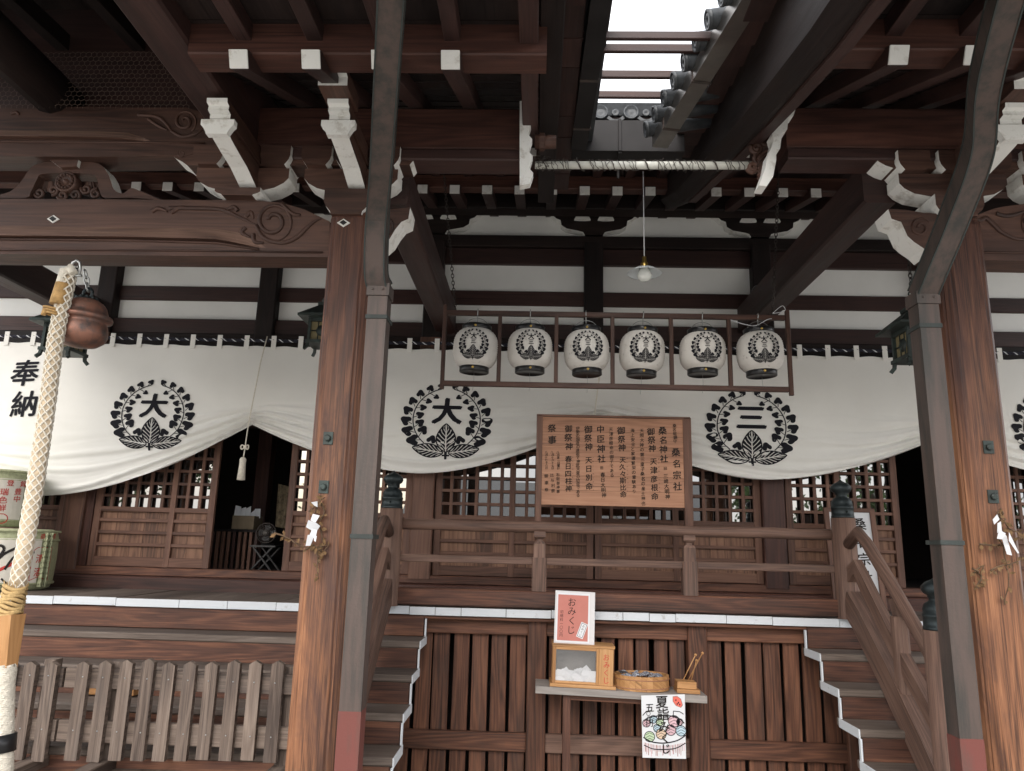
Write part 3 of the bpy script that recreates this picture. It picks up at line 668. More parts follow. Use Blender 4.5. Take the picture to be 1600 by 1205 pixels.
# ---- left porch
pl_ = thing('entrance_porch', 'left timber porch with carved beam, white tipped brackets and pillar by the bell', 'porch', (-2.4, 4.5, 0))
pX = -1.225
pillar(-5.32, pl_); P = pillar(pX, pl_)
bolt(P, at(513, 685, YP).x, at(513, 685, YP).z); bolt(P, at(506, 761, YP).x, at(506, 761, YP).z)
_q = at(537, 349, YP); nail_cover(P, _q.x, _q.z, YP)
YK = 4.45
o = [(-5.2, at(0, 312, YK).z)] + px([(200, 312), (400, 313), (440, 317), (475, 327), (500, 339), (515, 346)], YK)
o2 = px([(515, 402), (300, 400), (0, 397)], YK) + [(-5.2, at(0, 397, YK).z)]
b_ = MB(); b_.plate(o + o2, xz, YK, YK + .20, 0); tb = b_.build('tie_beam', W_CARVE, pl_)
# its lower moulded bands and scroll carving
b_ = MB()
band = px([(-250, 352), (0, 354), (250, 356), (340, 358), (385, 366), (408, 380), (416, 388)], YK)
low = px([(405, 387), (340, 377), (200, 373), (0, 371), (-250, 369)], YK)
slope_band(b_, band, low[::-1], YK); b_.tube([Vector((a, YK - .004, b - .014)) for a, b in low[::-1]], .008, 6)
b_.tube([Vector((a, YK - .006, b)) for a, b in px([(-250, 390), (100, 391), (300, 392), (505, 395)], YK)], .006, 6)
b_.build('moulding', [W_CARVE, W_RAIL], tb)
scroll(tb, [smooth([(265, 362 - 36), (300, 326), (345, 328), (375, 340), (400, 352)]), smooth([(238, 331), (248, 326), (262, 331)]), smooth([(268, 333), (282, 325), (298, 327)]),
            spiral(427, 346, 8, 32, 200, 1.7), smooth([(400, 352), (412, 372), (440, 380), (463, 372), (478, 358), (492, 346), (502, 342)]), smooth([(440, 318), (452, 330), (462, 336), (470, 336)]),
            smooth([(384, 340), (392, 332), (396, 342)]), smooth([(384, 356), (378, 364), (392, 372)]), smooth([(396, 366), (398, 378), (412, 380)]), smooth([(372, 330), (366, 324), (352, 330)])], YK, .013)
_q = at(84, 343, YK); nail_cover(tb, _q.x, _q.z, YK)
# nose of the tie beam beyond the pillar
b_ = MB(); b_.plate(px([(565, 337), (603, 328), (641, 324), (638, 342), (627, 347), (618, 358), (609, 373), (598, 383), (590, 391), (565, 396)], YB), xz, YB, YB + .19, 0, range(2, 8), 1); nz_ = b_.build('beam_nose', [W_CARVE, WHITE], pl_)
scroll(nz_, [spiral(601, 352, 5, 17, 20, 1.4)], YB, .008)
# frog-leg strut with carved crest
ol = smooth([(-12, 306), (14, 300), (32, 285), (48, 262), (66, 254), (84, 252), (100, 256), (118, 254), (140, 253), (158, 258), (170, 274), (178, 296), (192, 302), (205, 294), (222, 300), (250, 312)], 4)
il = smooth([(250, 313), (205, 309), (165, 309), (156, 300), (150, 276), (138, 272), (108, 270), (66, 272), (58, 280), (48, 300), (40, 309), (-12, 309)], 4)
b_ = MB(); oo = px(ol, 4.50); n_ = len(oo); b_.plate(oo + px(il, 4.50), xz, 4.50, 4.62, 0, range(n_ - 32, n_ - 10), 1); ks = b_.build('frog_leg_strut', [W_CARVE, WHITE], pl_)
b_ = MB(); q = at(107, 287, 4.53); b_.lathe([(.075, -.03), (.075, .03), (.062, .036), (.06, .028), (0, .03)], q, 24, 0, (0, -1, 0))
for k in range(14): a = R(k * 360 / 14); b_.lathe([(.012, 0), (.008, .012), (0, .014)], q + Vector((.048 * math.cos(a), -.03, .048 * math.sin(a))), 8, 0, (0, -1, 0))
b_.lathe([(.02, 0), (.012, .012), (0, .014)], q + Vector((0, -.03, 0)), 10, 0, (0, -1, 0))
for cx, cy in ((62, 302), (84, 298), (118, 305), (135, 296), (150, 303), (98, 306)): b_.tube([at(x, y, 4.52) for x, y in spiral(cx, cy, 2, 8, 30 * cx, 1.3, 18)], .012, 6)
for k in range(4): b_.beam(at(66 + k * 5, 300, 4.55), at(66 + k * 3 + 6, 284, 4.55), .02, .012); b_.beam(at(134 + k * 5, 302, 4.55), at(131 + k * 3 + 6, 285, 4.55), .02, .012)
b_.build('carved_crest', W_CARVE, ks)
# block and noses on top of the strut
b_ = MB(); b_.plate(px([(79, 235), (78, 250), (94, 262), (120, 260), (126, 235)], 4.47), xz, 4.47, 4.66, 0, (0, 1, 3), 1); b_.plate(px([(57, 228), (60, 236), (68, 243), (77, 250), (81, 235)], 4.48), xz, 4.48, 4.62, 0, (0, 1, 2, 3), 1)
b_.plate(px([(126, 235), (142, 250), (152, 244), (160, 238), (166, 231), (178, 228)], 4.48), xz, 4.48, 4.62, 0, (0, 1, 2, 3, 4), 1); b_.build('bearing_block', [W_CARVE, WHITE], pl_)
ZB = at(540, 342, YB).z
ztop = bracket_set(pl_, at(544, 330, YB).x, ZB + .01, hb=at(374, 313, YK).z + .047 - ZB); bracket_set(pl_, at(374, 318, YB).x, at(374, 313, YK).z + .002, hb=.055)
forward_arm(pl_, at(340, 210, 3.92).x, 0); forward_arm(pl_, at(528, 212, 3.92).x, 1)
# member with carved noses and the great beam above
b_ = MB(); mem = px([(255, 231), (259, 236), (267, 240), (274, 247), (284, 252), (292, 258), (640, 257), (646, 250), (655, 249), (662, 241), (671, 239), (676, 232)], YB)
b_.plate(mem, xz, YB + .005, YB + .17, 0, (0, 1, 2, 3, 4, 6, 7, 8, 9, 10), 1); m_ = b_.build('carved_bearer', [W_CARVE, WHITE], pl_); scroll(m_, [spiral(643, 241, 2, 8, 0, 1.3, 20), spiral(284, 240, 2, 7, 180, 1.3, 20)], YB + .005, .006)
zg0, zg1 = at(600, 232, YB).z, at(600, 168, YB).z
b_ = MB(); xe = at(812, 200, YB).x; xs = at(330, 200, YB).x
b_.box(xs, xe, YB, YB + .20, zg0, zg1, .012); gb = b_.build('great_beam', W_RED, pl_)
b_ = MB(); b_.box(xs, xe, YB - .012, YB + .19, zg0 - .085, zg0 - .003, .010); b_.build('beam_moulding', W_BEAM, gb)
def end_nose(parent, sgn, pts, Y):
    """carved beam end seen from below: stepped white outline on an outer face"""
    b_ = MB(); b_.plate(px(pts, Y), xz, Y, Y + .20, 0, range(0, len(pts) - 1), 1); return b_.build('beam_nose', [W_CARVE, WHITE], parent)
def steps_px(x0, x1, y0, y1, n, amp):
    out = []
    for k in range(n):
        t0, t1 = k / n, (k + 1) / n; xa, xb = x0 + (x1 - x0) * t0, x0 + (x1 - x0) * t1; ya, yb2 = y0 + (y1 - y0) * t0, y0 + (y1 - y0) * t1
        out += [(xa, ya), (xa + amp, ya + (yb2 - ya) * .25), (xa + amp * .6, ya + (yb2 - ya) * .6), (xb, yb2 - (yb2 - ya) * .12)]
    return out
b_ = MB(); e = steps_px(824, 828, 158, 290, 5, 6); b_.plate(px(e + [(812, 290), (812, 158)], YB - .09), xz, YB - .09, YB - .03, 1, range(len(e) + 2), 1); b_.build('white_beam_end', [W_CARVE, WHITE], gb)
b_ = MB(); q = at(836, 222, YB + .02); b_.tube([q, q + Vector((.14, 0, 0))], [.05, .045], 10); b_.lathe([(.06, 0), (.06, .03), (.03, .05), (0, .05)], q + Vector((.03, -.0, 0)), 9, 0, (1, 0, 0), False); b_.build('carved_boss', W_CARVE, gb)
# upper rainbow beam at far left
b_ = MB(); b_.plate([(-5.2, at(0, 169, YB).z)] + px([(150, 167), (290, 168), (325, 178), (345, 190), (345, 232), (290, 243), (150, 245)], YB) + [(-5.2, at(0, 246, YB).z)], xz, YB, YB + .2, 0); ub = b_.build('tie_beam', W_CARVE, pl_)
b_ = MB(); bnd = px([(-250, 203), (0, 204), (150, 205), (200, 208), (226, 216), (236, 221)], YB); lw = px([(225, 221), (150, 218), (0, 217), (-250, 216)], YB); slope_band(b_, bnd, lw[::-1], YB); b_.tube([Vector((a, YB - .003, b)) for a, b in px([(-250, 222), (0, 222), (200, 223), (320, 224)], YB)], .007, 6); b_.build('moulding', [W_CARVE, W_RAIL], ub)
scroll(ub, [spiral(289, 190, 4, 19, 200, 1.6), smooth([(216, 180), (245, 183), (258, 192), (268, 205)]), smooth([(268, 205), (285, 214), (305, 210), (316, 203)]), smooth([(232, 186), (246, 196), (262, 204)]), smooth([(18, 178), (26, 176), (30, 180)])], YB, .011)
# great depth beam and ceiling of the gable bay, netting
b_ = MB(); b_.beam((-2.02, 1.6, 4.42), (-2.02, 4.9, 4.42), .24, .46, c=.015); b_.build('gable_beam', W_BEAM, pl_)
b_ = MB(); b_.beam((-3.6, 1.4, 5.05), (-3.6, 5.75, 5.60), 3.4, .08, c=0); b_.box(-5.3, -1.9, 1.45, 1.6, 4.6, 5.15, .005); b_.build('roof', TILE, pl_)
b_ = MB()
for k in range(20): b_.beam((-3.6, 1.6 + .2 * k, 5.0 + .025 * k), (-3.6, 1.795 + .2 * k, 5.008 + .025 * k), 3.3, .016, c=.002)
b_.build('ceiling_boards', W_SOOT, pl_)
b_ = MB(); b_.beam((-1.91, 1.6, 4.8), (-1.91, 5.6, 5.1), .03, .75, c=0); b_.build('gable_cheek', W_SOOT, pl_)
b_ = MB(); b_.box(-5.2, -2.1, 4.60, 4.66, 4.46, 5.4, .004); b_.build('gable_boards', W_BEAM, pl_)
for k in range(5):
    b_ = MB(); X = -2.35 - .55 * k; b_.beam((X, 1.7, 4.78), (X + .02, 4.55, 5.04), .09, .12, c=.004); b_.build('gable_rafter', W_SOOT, pl_)
b_ = MB(); b_.beam((-5.2, 3.5, 4.72), (-2.1, 3.5, 4.72), .20, .17); b_.beam((-5.2, 2.6, 4.64), (-2.1, 2.6, 4.64), .20, .17); b_.build('gable_purlin', W_SOOT, pl_)
b_ = MB(); b_.prism((-3.35, 2.4, 4.55), (-3.35, 4.55, 4.55), [(.15 * math.cos(R(30 * k)), .15 * math.sin(R(30 * k))) for k in range(12)], sm=True); b_.build('gable_beam', W_SOOT, pl_)
# rafters, flying rafters, eave boards
def eaves(parent, xs, zt, x0, x1):
    for X in xs:
        b_ = MB(); b_.beam((X, 3.405, zt), (X, 5.7, zt + 2.295 * .43), .10, .098, c=.003); r_ = b_.build('rafter', W_BEAM, parent)
        t_ = MB(); t_.beam((X, 3.394, zt - .004), (X, 3.403, zt), .098, .094, c=.002); t_.build('rafter_tip', WHITE, r_)
        b_ = MB(); b_.beam((X, 1.6, zt + .135), (X, 3.50, zt + .185), .085, .10, c=.003); b_.build('flying_rafter', W_BEAM, parent)
    b_ = MB(); b_.box(x0, x1, 3.43, 3.60, zt + .055, zt + .275, .008); b_.build('eave_beam', W_RED, parent)
    b_ = MB(); y = 3.50
    for k in range(11): b_.beam(((x0 + x1) / 2, 3.50 + .2 * k, zt + .10 + .43 * .2 * k), ((x0 + x1) / 2, 3.695 + .2 * k, zt + .10 + .43 * (.2 * k + .195) + .008), x1 - x0, .016, c=.002)
    b_.build('roof_boards', W_SOOT, parent)
    b_ = MB()
    for k in range(10): b_.beam(((x0 + x1) / 2, 1.6 + .2 * k, zt + .195 + .0052 * k), ((x0 + x1) / 2, 1.796 + .2 * k, zt + .203 + .0052 * k), x1 - x0, .016, c=.002)
    b_.box(x0, x1, 1.48, 1.62, zt + .08, zt + .23, .006); b_.build('eave_boards', W_SOOT, parent)
    b_ = MB(); b_.beam(((x0 + x1) / 2, 1.40, zt + .30), ((x0 + x1) / 2, 5.75, zt + 1.36), x1 - x0, .10, c=0); b_.build('roof', TILE, parent)
ztl = at(583, 93, 3.4).z
eaves(pl_, [at(p, 93, 3.4).x for p in (373, 486, 595, 704)], ztl, -1.90, .02)
# verge of the left roof: two edge beams, sheathing strip
b_ = MB(); b_.beam((-.075, 1.6, 4.20), (-.075, 4.45, 4.46), .10, .34, c=.006); b_.build('verge_beam', W_BEAM, pl_)
b_ = MB(); b_.beam((.045, 1.6, 4.42), (.045, 5.7, 4.62), .13, .42, c=.006); b_.build('verge_beam', W_SOOT, pl_)
b_ = MB(); y = 1.7
while y < 5.6: b_.box(.11, .235, y, y + .27, 4.585 + random.uniform(0, .006), 4.61, .003); y += .275
b_.build('verge_boards', W_BEAM, pl_)
b_ = MB(); b_.box(.05, .40, 1.6, 5.5, 4.72, 4.80, .005); b_.build('verge_roof', TILE, pl_)
# tie beam back to the hall, and the one at far left
b_ = MB(); b_.beam((-1.0, 4.6, 3.99), (-1.0, YW - .05, 3.99), .21, .30, c=.015); b_.build('connecting_beam', W_BEAM, pl_)
b_ = MB(); b_.beam((-4.95, 4.6, 4.02), (-4.95, YW - .05, 4.02), .21, .30, c=.015); b_.build('connecting_beam', W_BEAM, pl_)

# ---- right porch
pr_ = thing('entrance_porch', 'right timber porch with curved black gable board and carved white beam ends', 'porch', (3.4, 4.5, 0))
pRX = 2.652
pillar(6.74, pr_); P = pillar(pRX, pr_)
_q = at(1544, 699, YP); bolt(P, _q.x, _q.z); _q = at(1551, 776, YP); bolt(P, _q.x, _q.z)
tpx = smooth([(1497, 352), (1520, 340), (1545, 329), (1575, 322), (1640, 317), (1800, 316)], 5)
b_ = MB(); b_.plate(px(tpx, YK) + [(6.6, at(1800, 316, YK).z), (6.6, at(1800, 412, YK).z)] + px([(1800, 412), (1497, 406)], YK), xz, YK, YK + .2, 0); tb = b_.build('tie_beam', W_CARVE, pr_)
scroll(tb, [smooth([(1522, 343), (1532, 345), (1540, 341), (1552, 352), (1566, 364), (1590, 374), (1625, 372)]), smooth([(1556, 334), (1570, 338), (1585, 336), (1600, 331)]), spiral(1625, 350, 6, 30, 0, 1.6), smooth([(1598, 348), (1604, 340), (1612, 336)])], YK, .013)
b_ = MB(); b_.tube([at(x, y, YK - .002) for x, y in ((1505, 394), (1650, 396), (1800, 398))], .008, 6); b_.build('moulding', W_CARVE, tb)
n1 = [(1388, 327), (1393, 342), (1408, 347), (1413, 358), (1418, 369), (1428, 378), (1443, 388), (1452, 397), (1490, 399), (1490, 336), (1440, 332), (1415, 328)]
b_ = MB(); b_.plate(px(n1, YB), xz, YB, YB + .19, 0, range(0, 7), 1); nz_ = b_.build('beam_nose', [W_CARVE, WHITE], pr_); scroll(nz_, [spiral(1438, 356, 4, 16, 180, 1.4) ], YB, .008)
bracket_set(pr_, at(1494, 330, YB).x, at(1500, 343, YB).z, half=.34); bracket_set(pr_, at(1690, 330, YB).x, at(1500, 343, YB).z, half=.34)
forward_arm(pr_, at(1565, 200, 3.92).x + .06, 1)
mem = px([(1349, 233), (1352, 239), (1362, 241), (1369, 248), (1375, 253), (1384, 258), (1396, 262), (1800, 265), (1800, 234)], YB)
b_ = MB(); b_.plate(mem, xz, YB + .005, YB + .17, 0, range(0, 6), 1); m_ = b_.build('carved_bearer', [W_CARVE, WHITE], pr_); scroll(m_, [spiral(1381, 242, 2, 7, 180, 1.3, 20)], YB + .005, .006)
xs, xe = at(1228, 200, YB).x, 6.6; zg0, zg1 = at(1400, 232, YB).z, at(1400, 168, YB).z
b_ = MB(); b_.box(xs, xe, YB, YB + .20, zg0, zg1, .012); gb = b_.build('great_beam', W_RED, pr_)
b_ = MB(); b_.box(xs, xe, YB - .012, YB + .19, zg0 - .085, zg0 - .003, .010); b_.build('beam_moulding', W_BEAM, gb)
e = [(1245, 156), (1236, 158), (1231, 170), (1225, 174), (1228, 182), (1218, 184), (1214, 190), (1219, 196), (1210, 202), (1206, 208), (1209, 219), (1205, 232), (1200, 240), (1196, 262), (1186, 290)]
b_ = MB(); b_.plate(px(e + [(1198, 291), (1208, 276), (1213, 250), (1212, 234), (1219, 232), (1222, 208), (1230, 202), (1232, 184), (1240, 180), (1245, 164)], YB - .09), xz, YB - .09, YB + .02, 1, range(25), 1); b_.build('white_beam_end', [W_CARVE, WHITE], gb)
b_ = MB()
for cx, cy, rr in ((1182, 232, 9), (1190, 250, 13), (1176, 262, 8), (1196, 222, 7)): b_.tube([at(x, y, YB + .06) for x, y in spiral(cx, cy, 2, rr, cx * 7, 1.6, 22)], .017, 6)
for k in range(7): b_.tube([at(x, y, YB + .02) for x, y in smooth([(1203 - k, 235 + k * 6), (1192 - k * .5, 240 + k * 6), (1184, 250 + k * 5)], 4)], .010, 6)
b_.build('carved_boss', W_CARVE, gb)
ztr = at(1460, 86, 3.4).z
eaves(pr_, [at(p, 86, 3.4).x for p in (1285, 1404, 1522, 1640, 1757, 1874, 1991)], ztr, 1.45, 6.6)
# black curved gable board on the inner verge
bp_ = [(1.36, 7.0, 5.20), (1.37, 6.3, 4.93), (1.38, 5.6, 4.74), (1.39, 4.9, 4.56), (1.40, 4.3, 4.41), (1.40, 3.7, 4.27), (1.40, 3.1, 4.14), (1.40, 2.4, 4.04), (1.40, 1.7, 3.97)]
b_ = MB(); b_.sweep(bp_, [(-.10, -.15), (.02, -.19), (.05, -.19), (.13, -.10), (.13, .30), (-.10, .30)]); vb = b_.build('gable_board', W_SOOT, pr_)
b_ = MB(); b_.sweep([(x + .02, y, z - .20) for x, y, z in bp_[1:]], [(-.035, -.012), (.035, -.012), (.035, .012), (-.035, .012)]); b_.build('board_moulding', W_BEAM, vb)
b_ = MB()
for k in range(16):
    y = 1.7 + .25 * k; z = 4.30 + .035 * k; b_.box(1.13 if k < 12 else 1.06, 1.34, y, y + .246, z, z + .02, .003)
b_.build('verge_boards', W_BEAM, pr_)
b_ = MB(); b_.beam((1.30, 1.6, 4.47), (1.30, 5.5, 5.02), .42, .04, c=0); b_.beam((1.42, 1.6, 4.55), (1.42, 7.0, 5.52), .14, .06, c=0); b_.build('verge_roof', TILE, pr_)
b_ = MB(); b_.beam((2.26, 4.6, 4.04), (2.26, YW - .05, 4.04), .22, .30, c=.015); b_.build('connecting_beam', W_BEAM, pr_)

# ---- gutters beside the opening and the tiles on the right one
def side_gutter(a, b, label, wd=.118, ht=.11, clips=(), gm=GUTTER):
    a, b = Vector(a), Vector(b); t = thing('roof_gutter', label, 'gutter', (a + b) / 2)
    u = [(-wd / 2, 0), (wd / 2, 0), (wd / 2, ht), (wd / 2 - .008, ht), (wd / 2 - .008, .01), (-wd / 2 + .008, .01), (-wd / 2 + .008, ht), (-wd / 2, ht)]
    b_ = MB(); b_.prism(a, b, u); b_.build('trough', gm, t)
    for k in clips:
        p = a.lerp(b, k); d = (b - a).normalized(); b_ = MB(); b_.prism(p - d * .012, p + d * .012, [(-wd / 2 - .004, -.004), (wd / 2 + .004, -.004), (wd / 2 + .004, ht + .004), (-wd / 2 - .004, ht + .004)])
        b_.build('gutter_joint', COPPER, t)
    return t
g1, g2 = atz(904, 234, 4.55), atz(940, 0, 4.55); side_gutter(g1, g2 + (g2 - g1) * .8, 'straight dark box gutter left of the open sky gap', clips=(.10, .30))
g1, g2 = atz(1031, 231, 4.55), atz(1176, 0, 4.55); side_gutter(g1, g2 + (g2 - g1) * .8, 'slanting dark box gutter right of the open sky gap', clips=(.09, .29), gm=GUTTER2)
for k in range(14):
    t = .03 + .128 * k
    p = g1 + (g2 - g1) * t + Vector((-.105, 0, .125))
    if k % 1 == 0:
        b_ = MB(); dv = Vector((1, .0, .18)).normalized()
        b_.lathe([(.060, 0), (.060, .02), (.048, .02), (.045, .010), (.040, .010), (.036, .016), (.018, .016), (.016, .010), (0, .010)], p, 20, 0, -dv); b_.tube([p, p + dv * .6], .058, 14)
        tag(b_.build('roof_tile', TILE), 'round end tile in the row along the slanting gutter', 'roof tile', 'round end tiles above the right gutter')
# bars across the opening
for i, (py, yy, hh) in enumerate(((54, 3.95, .062), (74, 4.15, .066), (115, 4.50, .066), (147, 4.78, .062))):
    z = at(1020, py, yy).z; x0 = at(930, py, yy).x - .1; x1 = at(1085 - i * 8, py, yy).x + .35
    b_ = MB(); b_.box(x0, x1, yy, yy + .03, z - hh * .42, z + hh * .42, .004)
    tag(b_.build('cross_bar', W_BEAM), ('nearest and thickest', 'second nearest', 'third nearest', 'farthest thin')[i] + ' timber bar crossing the open sky gap', 'timber bar', 'bars across the sky gap')

# ---- downpipes
def downpipe(x, pts, label, yb=4.16, z1=3.02, px_c=None):
    t = thing('copper_downpipe', label, 'drainpipe', (x, yb, 0)); h = .058
    pr = [(-h, -h), (h, -h), (h, h), (-h, h)]
    zr = at(px_c[0], px_c[1], yb - h).z
    b_ = MB(); b_.prism((x, yb, zr), (x, yb, z1), pr, (0, 1, 0)); b_.build('pipe', COPPER, t)
    b_ = MB(); b_.prism((x, yb, GZ), (x, yb, zr), [(a * 1.04, b * 1.04) for a, b in pr], (0, 1, 0)); b_.build('painted_base', REDPAINT, t)
    for z in (z1 - .13, at(px_c[2], px_c[3], yb - h).z):
        b_ = MB(); b_.prism((x, yb, z - .012), (x, yb, z + .012), [(a * 1.1, b * 1.1) for a, b in pr], (0, 1, 0)); b_.box(x - .065, x + .065, yb + h, yb + h + .03, z - .012, z + .012, .002); b_.build('strap', PATINA, t)
    b_ = MB(); b_.prism((x, yb, z1), (x, yb, z1 + .075), [(a * 1.15, b * 1.15) for a, b in pr], (0, 1, 0))
    for q in (-.03, .03): b_.lathe([(.009, 0), (.006, .006), (0, .007)], (x + q, yb - h * 1.15, z1 + .037), 8, 0, (0, -1, 0))
    b_.build('collar', COPPER, t)
    sm = smooth([(x, yb, z1 + .07)] + [tuple(at(a, b, Y)) for a, b, Y in pts], 7); b_ = MB(); hh = h * .98
    b_.sweep(sm, [(-hh, -hh), (hh, -hh), (hh, hh), (-hh, hh)], side=(1, 0, 0)); el = b_.build('swan_neck', COPPER, t)
    b_ = MB()
    path = [Vector(p) for p in sm]
    for sgx in (-1, 1):
        b_.sweep(path, [(sgx * hh - .004, -hh * 1.02 - .003), (sgx * hh + .004, -hh * 1.02 - .003), (sgx * hh + .004, -hh * .9), (sgx * hh - .004, -hh * .9)], side=(1, 0, 0))
        b_.sweep(path, [(sgx * hh - .004, hh * .9), (sgx * hh + .004, hh * .9), (sgx * hh + .004, hh * 1.02 + .003), (sgx * hh - .004, hh * 1.02 + .003)], side=(1, 0, 0))
    b_.build('patina_seam', PATINA, el)
downpipe(at(589, 480, 4.10).x, [(588, 425, 4.10), (590, 340, 3.95), (597, 250, 3.62), (603, 150, 3.26), (612, 0, 2.8), (616, -90, 2.55)], 'square brown copper drainpipe in front of the left pillar', px_c=(548, 1112, 562, 838))
downpipe(at(1450, 465, 4.10).x, [(1453, 432, 4.08), (1492, 337, 3.86), (1528, 235, 3.58), (1538, 135, 3.26), (1571, 0, 2.85), (1600, -90, 2.6)], 'square brown copper drainpipe bending past the right pillar', px_c=(1520, 1155, 1488, 848))

# ================================================================== CURTAIN
YC = 7.48
GATH = [(-7.2, 2.76), (-2.936, 2.765), (.585, 2.87), (3.985, 2.75), (7.4, 2.8)]
MIDZ = [1.985, 2.30, 2.315, 2.35]
ZCT = 3.60
def swag(x):
    for k in range(4):
        (x0, z0), (x1, z1) = GATH[k], GATH[k + 1]
        if x <= x1 or k == 3:
            s = max(-1, min(1, (x - (x0 + x1) / 2) / ((x1 - x0) / 2))); zg = z0 if s < 0 else z1
            return zg - (zg - MIDZ[k]) * (1 - abs(s) ** (1.75)), s, k
def cloth_y(x, z):
    zb, s, k = swag(x); d = z - zb; q = 1 - s * s
    h = .16 + .48 * q ** .7
    dd = max(0, d / h)
    env = max(0, 1 - dd) ** .75 * (.30 + .70 * (abs(s) ** 2.2)) * (.55 + .45 * min(1, d / .04 + .2))
    n1 = noise.noise(Vector((x * .7, dd * 1.6, k * 3.1)))
    ph = 2 * math.pi * (4.2 * dd ** .85 + .9 * n1)
    fold = (.55 * math.sin(ph) + .30 * math.sin(2.1 * ph + 1.3 + 2 * n1) - 1.1 * (1 - abs(math.sin(ph * .5 + .6))) ** 3 - .7 * (1 - abs(math.sin(ph * .83 + 2.0 + n1))) ** 4) * .044 * env
    # creases running diagonally out of the gather points
    cr = 0
    for gx, gz in GATH:
        dx, dz = x - gx, z - gz; r = math.hypot(dx, dz)
        if r < 1.5 and dz > -.6:
            a = math.atan2(dz, abs(dx)); cr += math.sin(a * 17 + 1.2 * noise.noise(Vector((x, z, gx)))) * .006 * math.exp(-r / .45) * (1 if -.9 < a < .35 else 0) * min(1, r / .1)
    und = .028 * noise.noise(Vector((x * .55, z * .5, 4.0))) + .006 * noise.noise(Vector((x * 2.1, z * 1.2, 9))) + .0035 * noise.noise(Vector((x * 7, z * 1.6, 2))) + .004 * noise.noise(Vector((x * 1.7, z * 13, 6))) * min(1, max(0, (3.3 - z) * 1.5))
    bulge = .05 * math.sin(math.pi * min(1, max(0, (ZCT - z) / (ZCT - zb))))
    return YC - bulge + fold + cr + und * min(1, (ZCT - z) * 2)
curt = thing('shrine_curtain', 'long off white curtain with black wreath crests gathered up in swags', 'curtain', (.6, YC, 3.6))
mb = MB(); NX, NZ = 700, 130; X0, X1 = -6.9, 6.9; idx = []
for i in range(NX + 1):
    x = X0 + (X1 - X0) * i / NX; zb = swag(x)[0]; col = []
    sag = .012 * math.sin((x / .305) * 2 * math.pi)
    for j in range(NZ + 1):
        t = j / NZ; t = 1 - (1 - t) ** 1.25; z = zb + (ZCT + sag * .5 - zb) * t; col.append((x, cloth_y(x, z), z))
    idx.append(mb.add(col))
for i in range(NX):
    for j in range(NZ): a, b = idx[i] + j, idx[i + 1] + j; mb.face((a, b, b + 1, a + 1), [(mb.v[q][0], mb.v[q][2]) for q in (a, b, b + 1, a + 1)], 0, True)
o_ = mb.build('cloth', CLOTH, curt, False); sm_ = o_.modifiers.new('thick', 'SOLIDIFY'); sm_.thickness = .004; sm_.offset = 1
sm_m = None; zz = at(300, 662, YC).z
for k in range(int((X1 - X0) / .07)):
    a, c_ = X0 + .07 * k, X0 + .07 * k + .07
    if swag(a)[0] < zz - .03 and swag(c_)[0] < zz - .03:
        sm_m = sm_m or MB(); sm_m.flat([(a, zz - .010), (c_, zz - .010), (c_, zz + .010), (a, zz + .010)], [(0, 1, 2, 3)], lambda u, v: Vector((u, cloth_y(u, v) - .004, v)))
    elif sm_m: sm_m.build('seam', CLOTH, curt); sm_m = None
if sm_m: sm_m.build('seam', CLOTH, curt)
fn_c = lambda x, z: Vector((x, cloth_y(x, z) - .0095, z))
for (cx, cy, rx, ry), ch in zip(((240, 647, 61, 56), (698.5, 657, 66.5, 60), (1173, 667, 68, 60), (1649, 668, 66, 60)), '大大三三'):
    c = at(cx, cy, YC - .03); rw = abs(at(cx + rx, cy, YC - .03).x - c.x) / .93; rh = abs(at(cx, cy - ry, YC - .03).z - c.z) / .98
    b_ = MB(); crest(b_, ch, lambda a, b: fn_c(c.x + a * rw, c.z + b * rh)); b_.build('crest', INK, curt, False)
b_ = MB()
for ch, cx, cy, sz in (('奉', 41, 583, 43), ('納', 41, 632, 42)):
    c = at(cx, cy, YC - .03); s_ = abs(at(cx, cy - sz / 2, YC - .03).z - at(cx, cy + sz / 2, YC - .03).z)
    letter(b_, ch, c.x, c.z, s_ * 1.02, fn_c, 0, .03, .12)
b_.build('lettering', INK, curt, False)
x = at(302, 540, YC).x; p = (at(344, 540, YC).x - x)
for k in range(-9, 33):
    X = x + p * k
    if not -6.5 < X < 6.5: continue
    b_ = MB(); b_.box(X - .026, X + .026, YC - .022, YC - .016, ZCT - .035, ZCT + .115, .001); b_.build('tab', CLOTH, curt)
b_ = MB(); n = 260; rp = lambda k: Vector((-6.9 + 13.8 * k / n, YC - .004, ZCT + .075 - .012 * abs(math.sin((-6.9 + 13.8 * k / n - x) / p * math.pi))))
n = 900
for ph in (0, 1.57, 3.14): b_.tube([rp(k) + Vector((0, .009 * math.cos(k * .95 + ph), .009 * math.sin(k * .95 + ph))) for k in range(n + 1)], .0115 if ph != 1.57 else .0075, 5, 0 if ph != 1.57 else 1)
b_.build('twisted_rope', [NAVY, SHEET], curt)
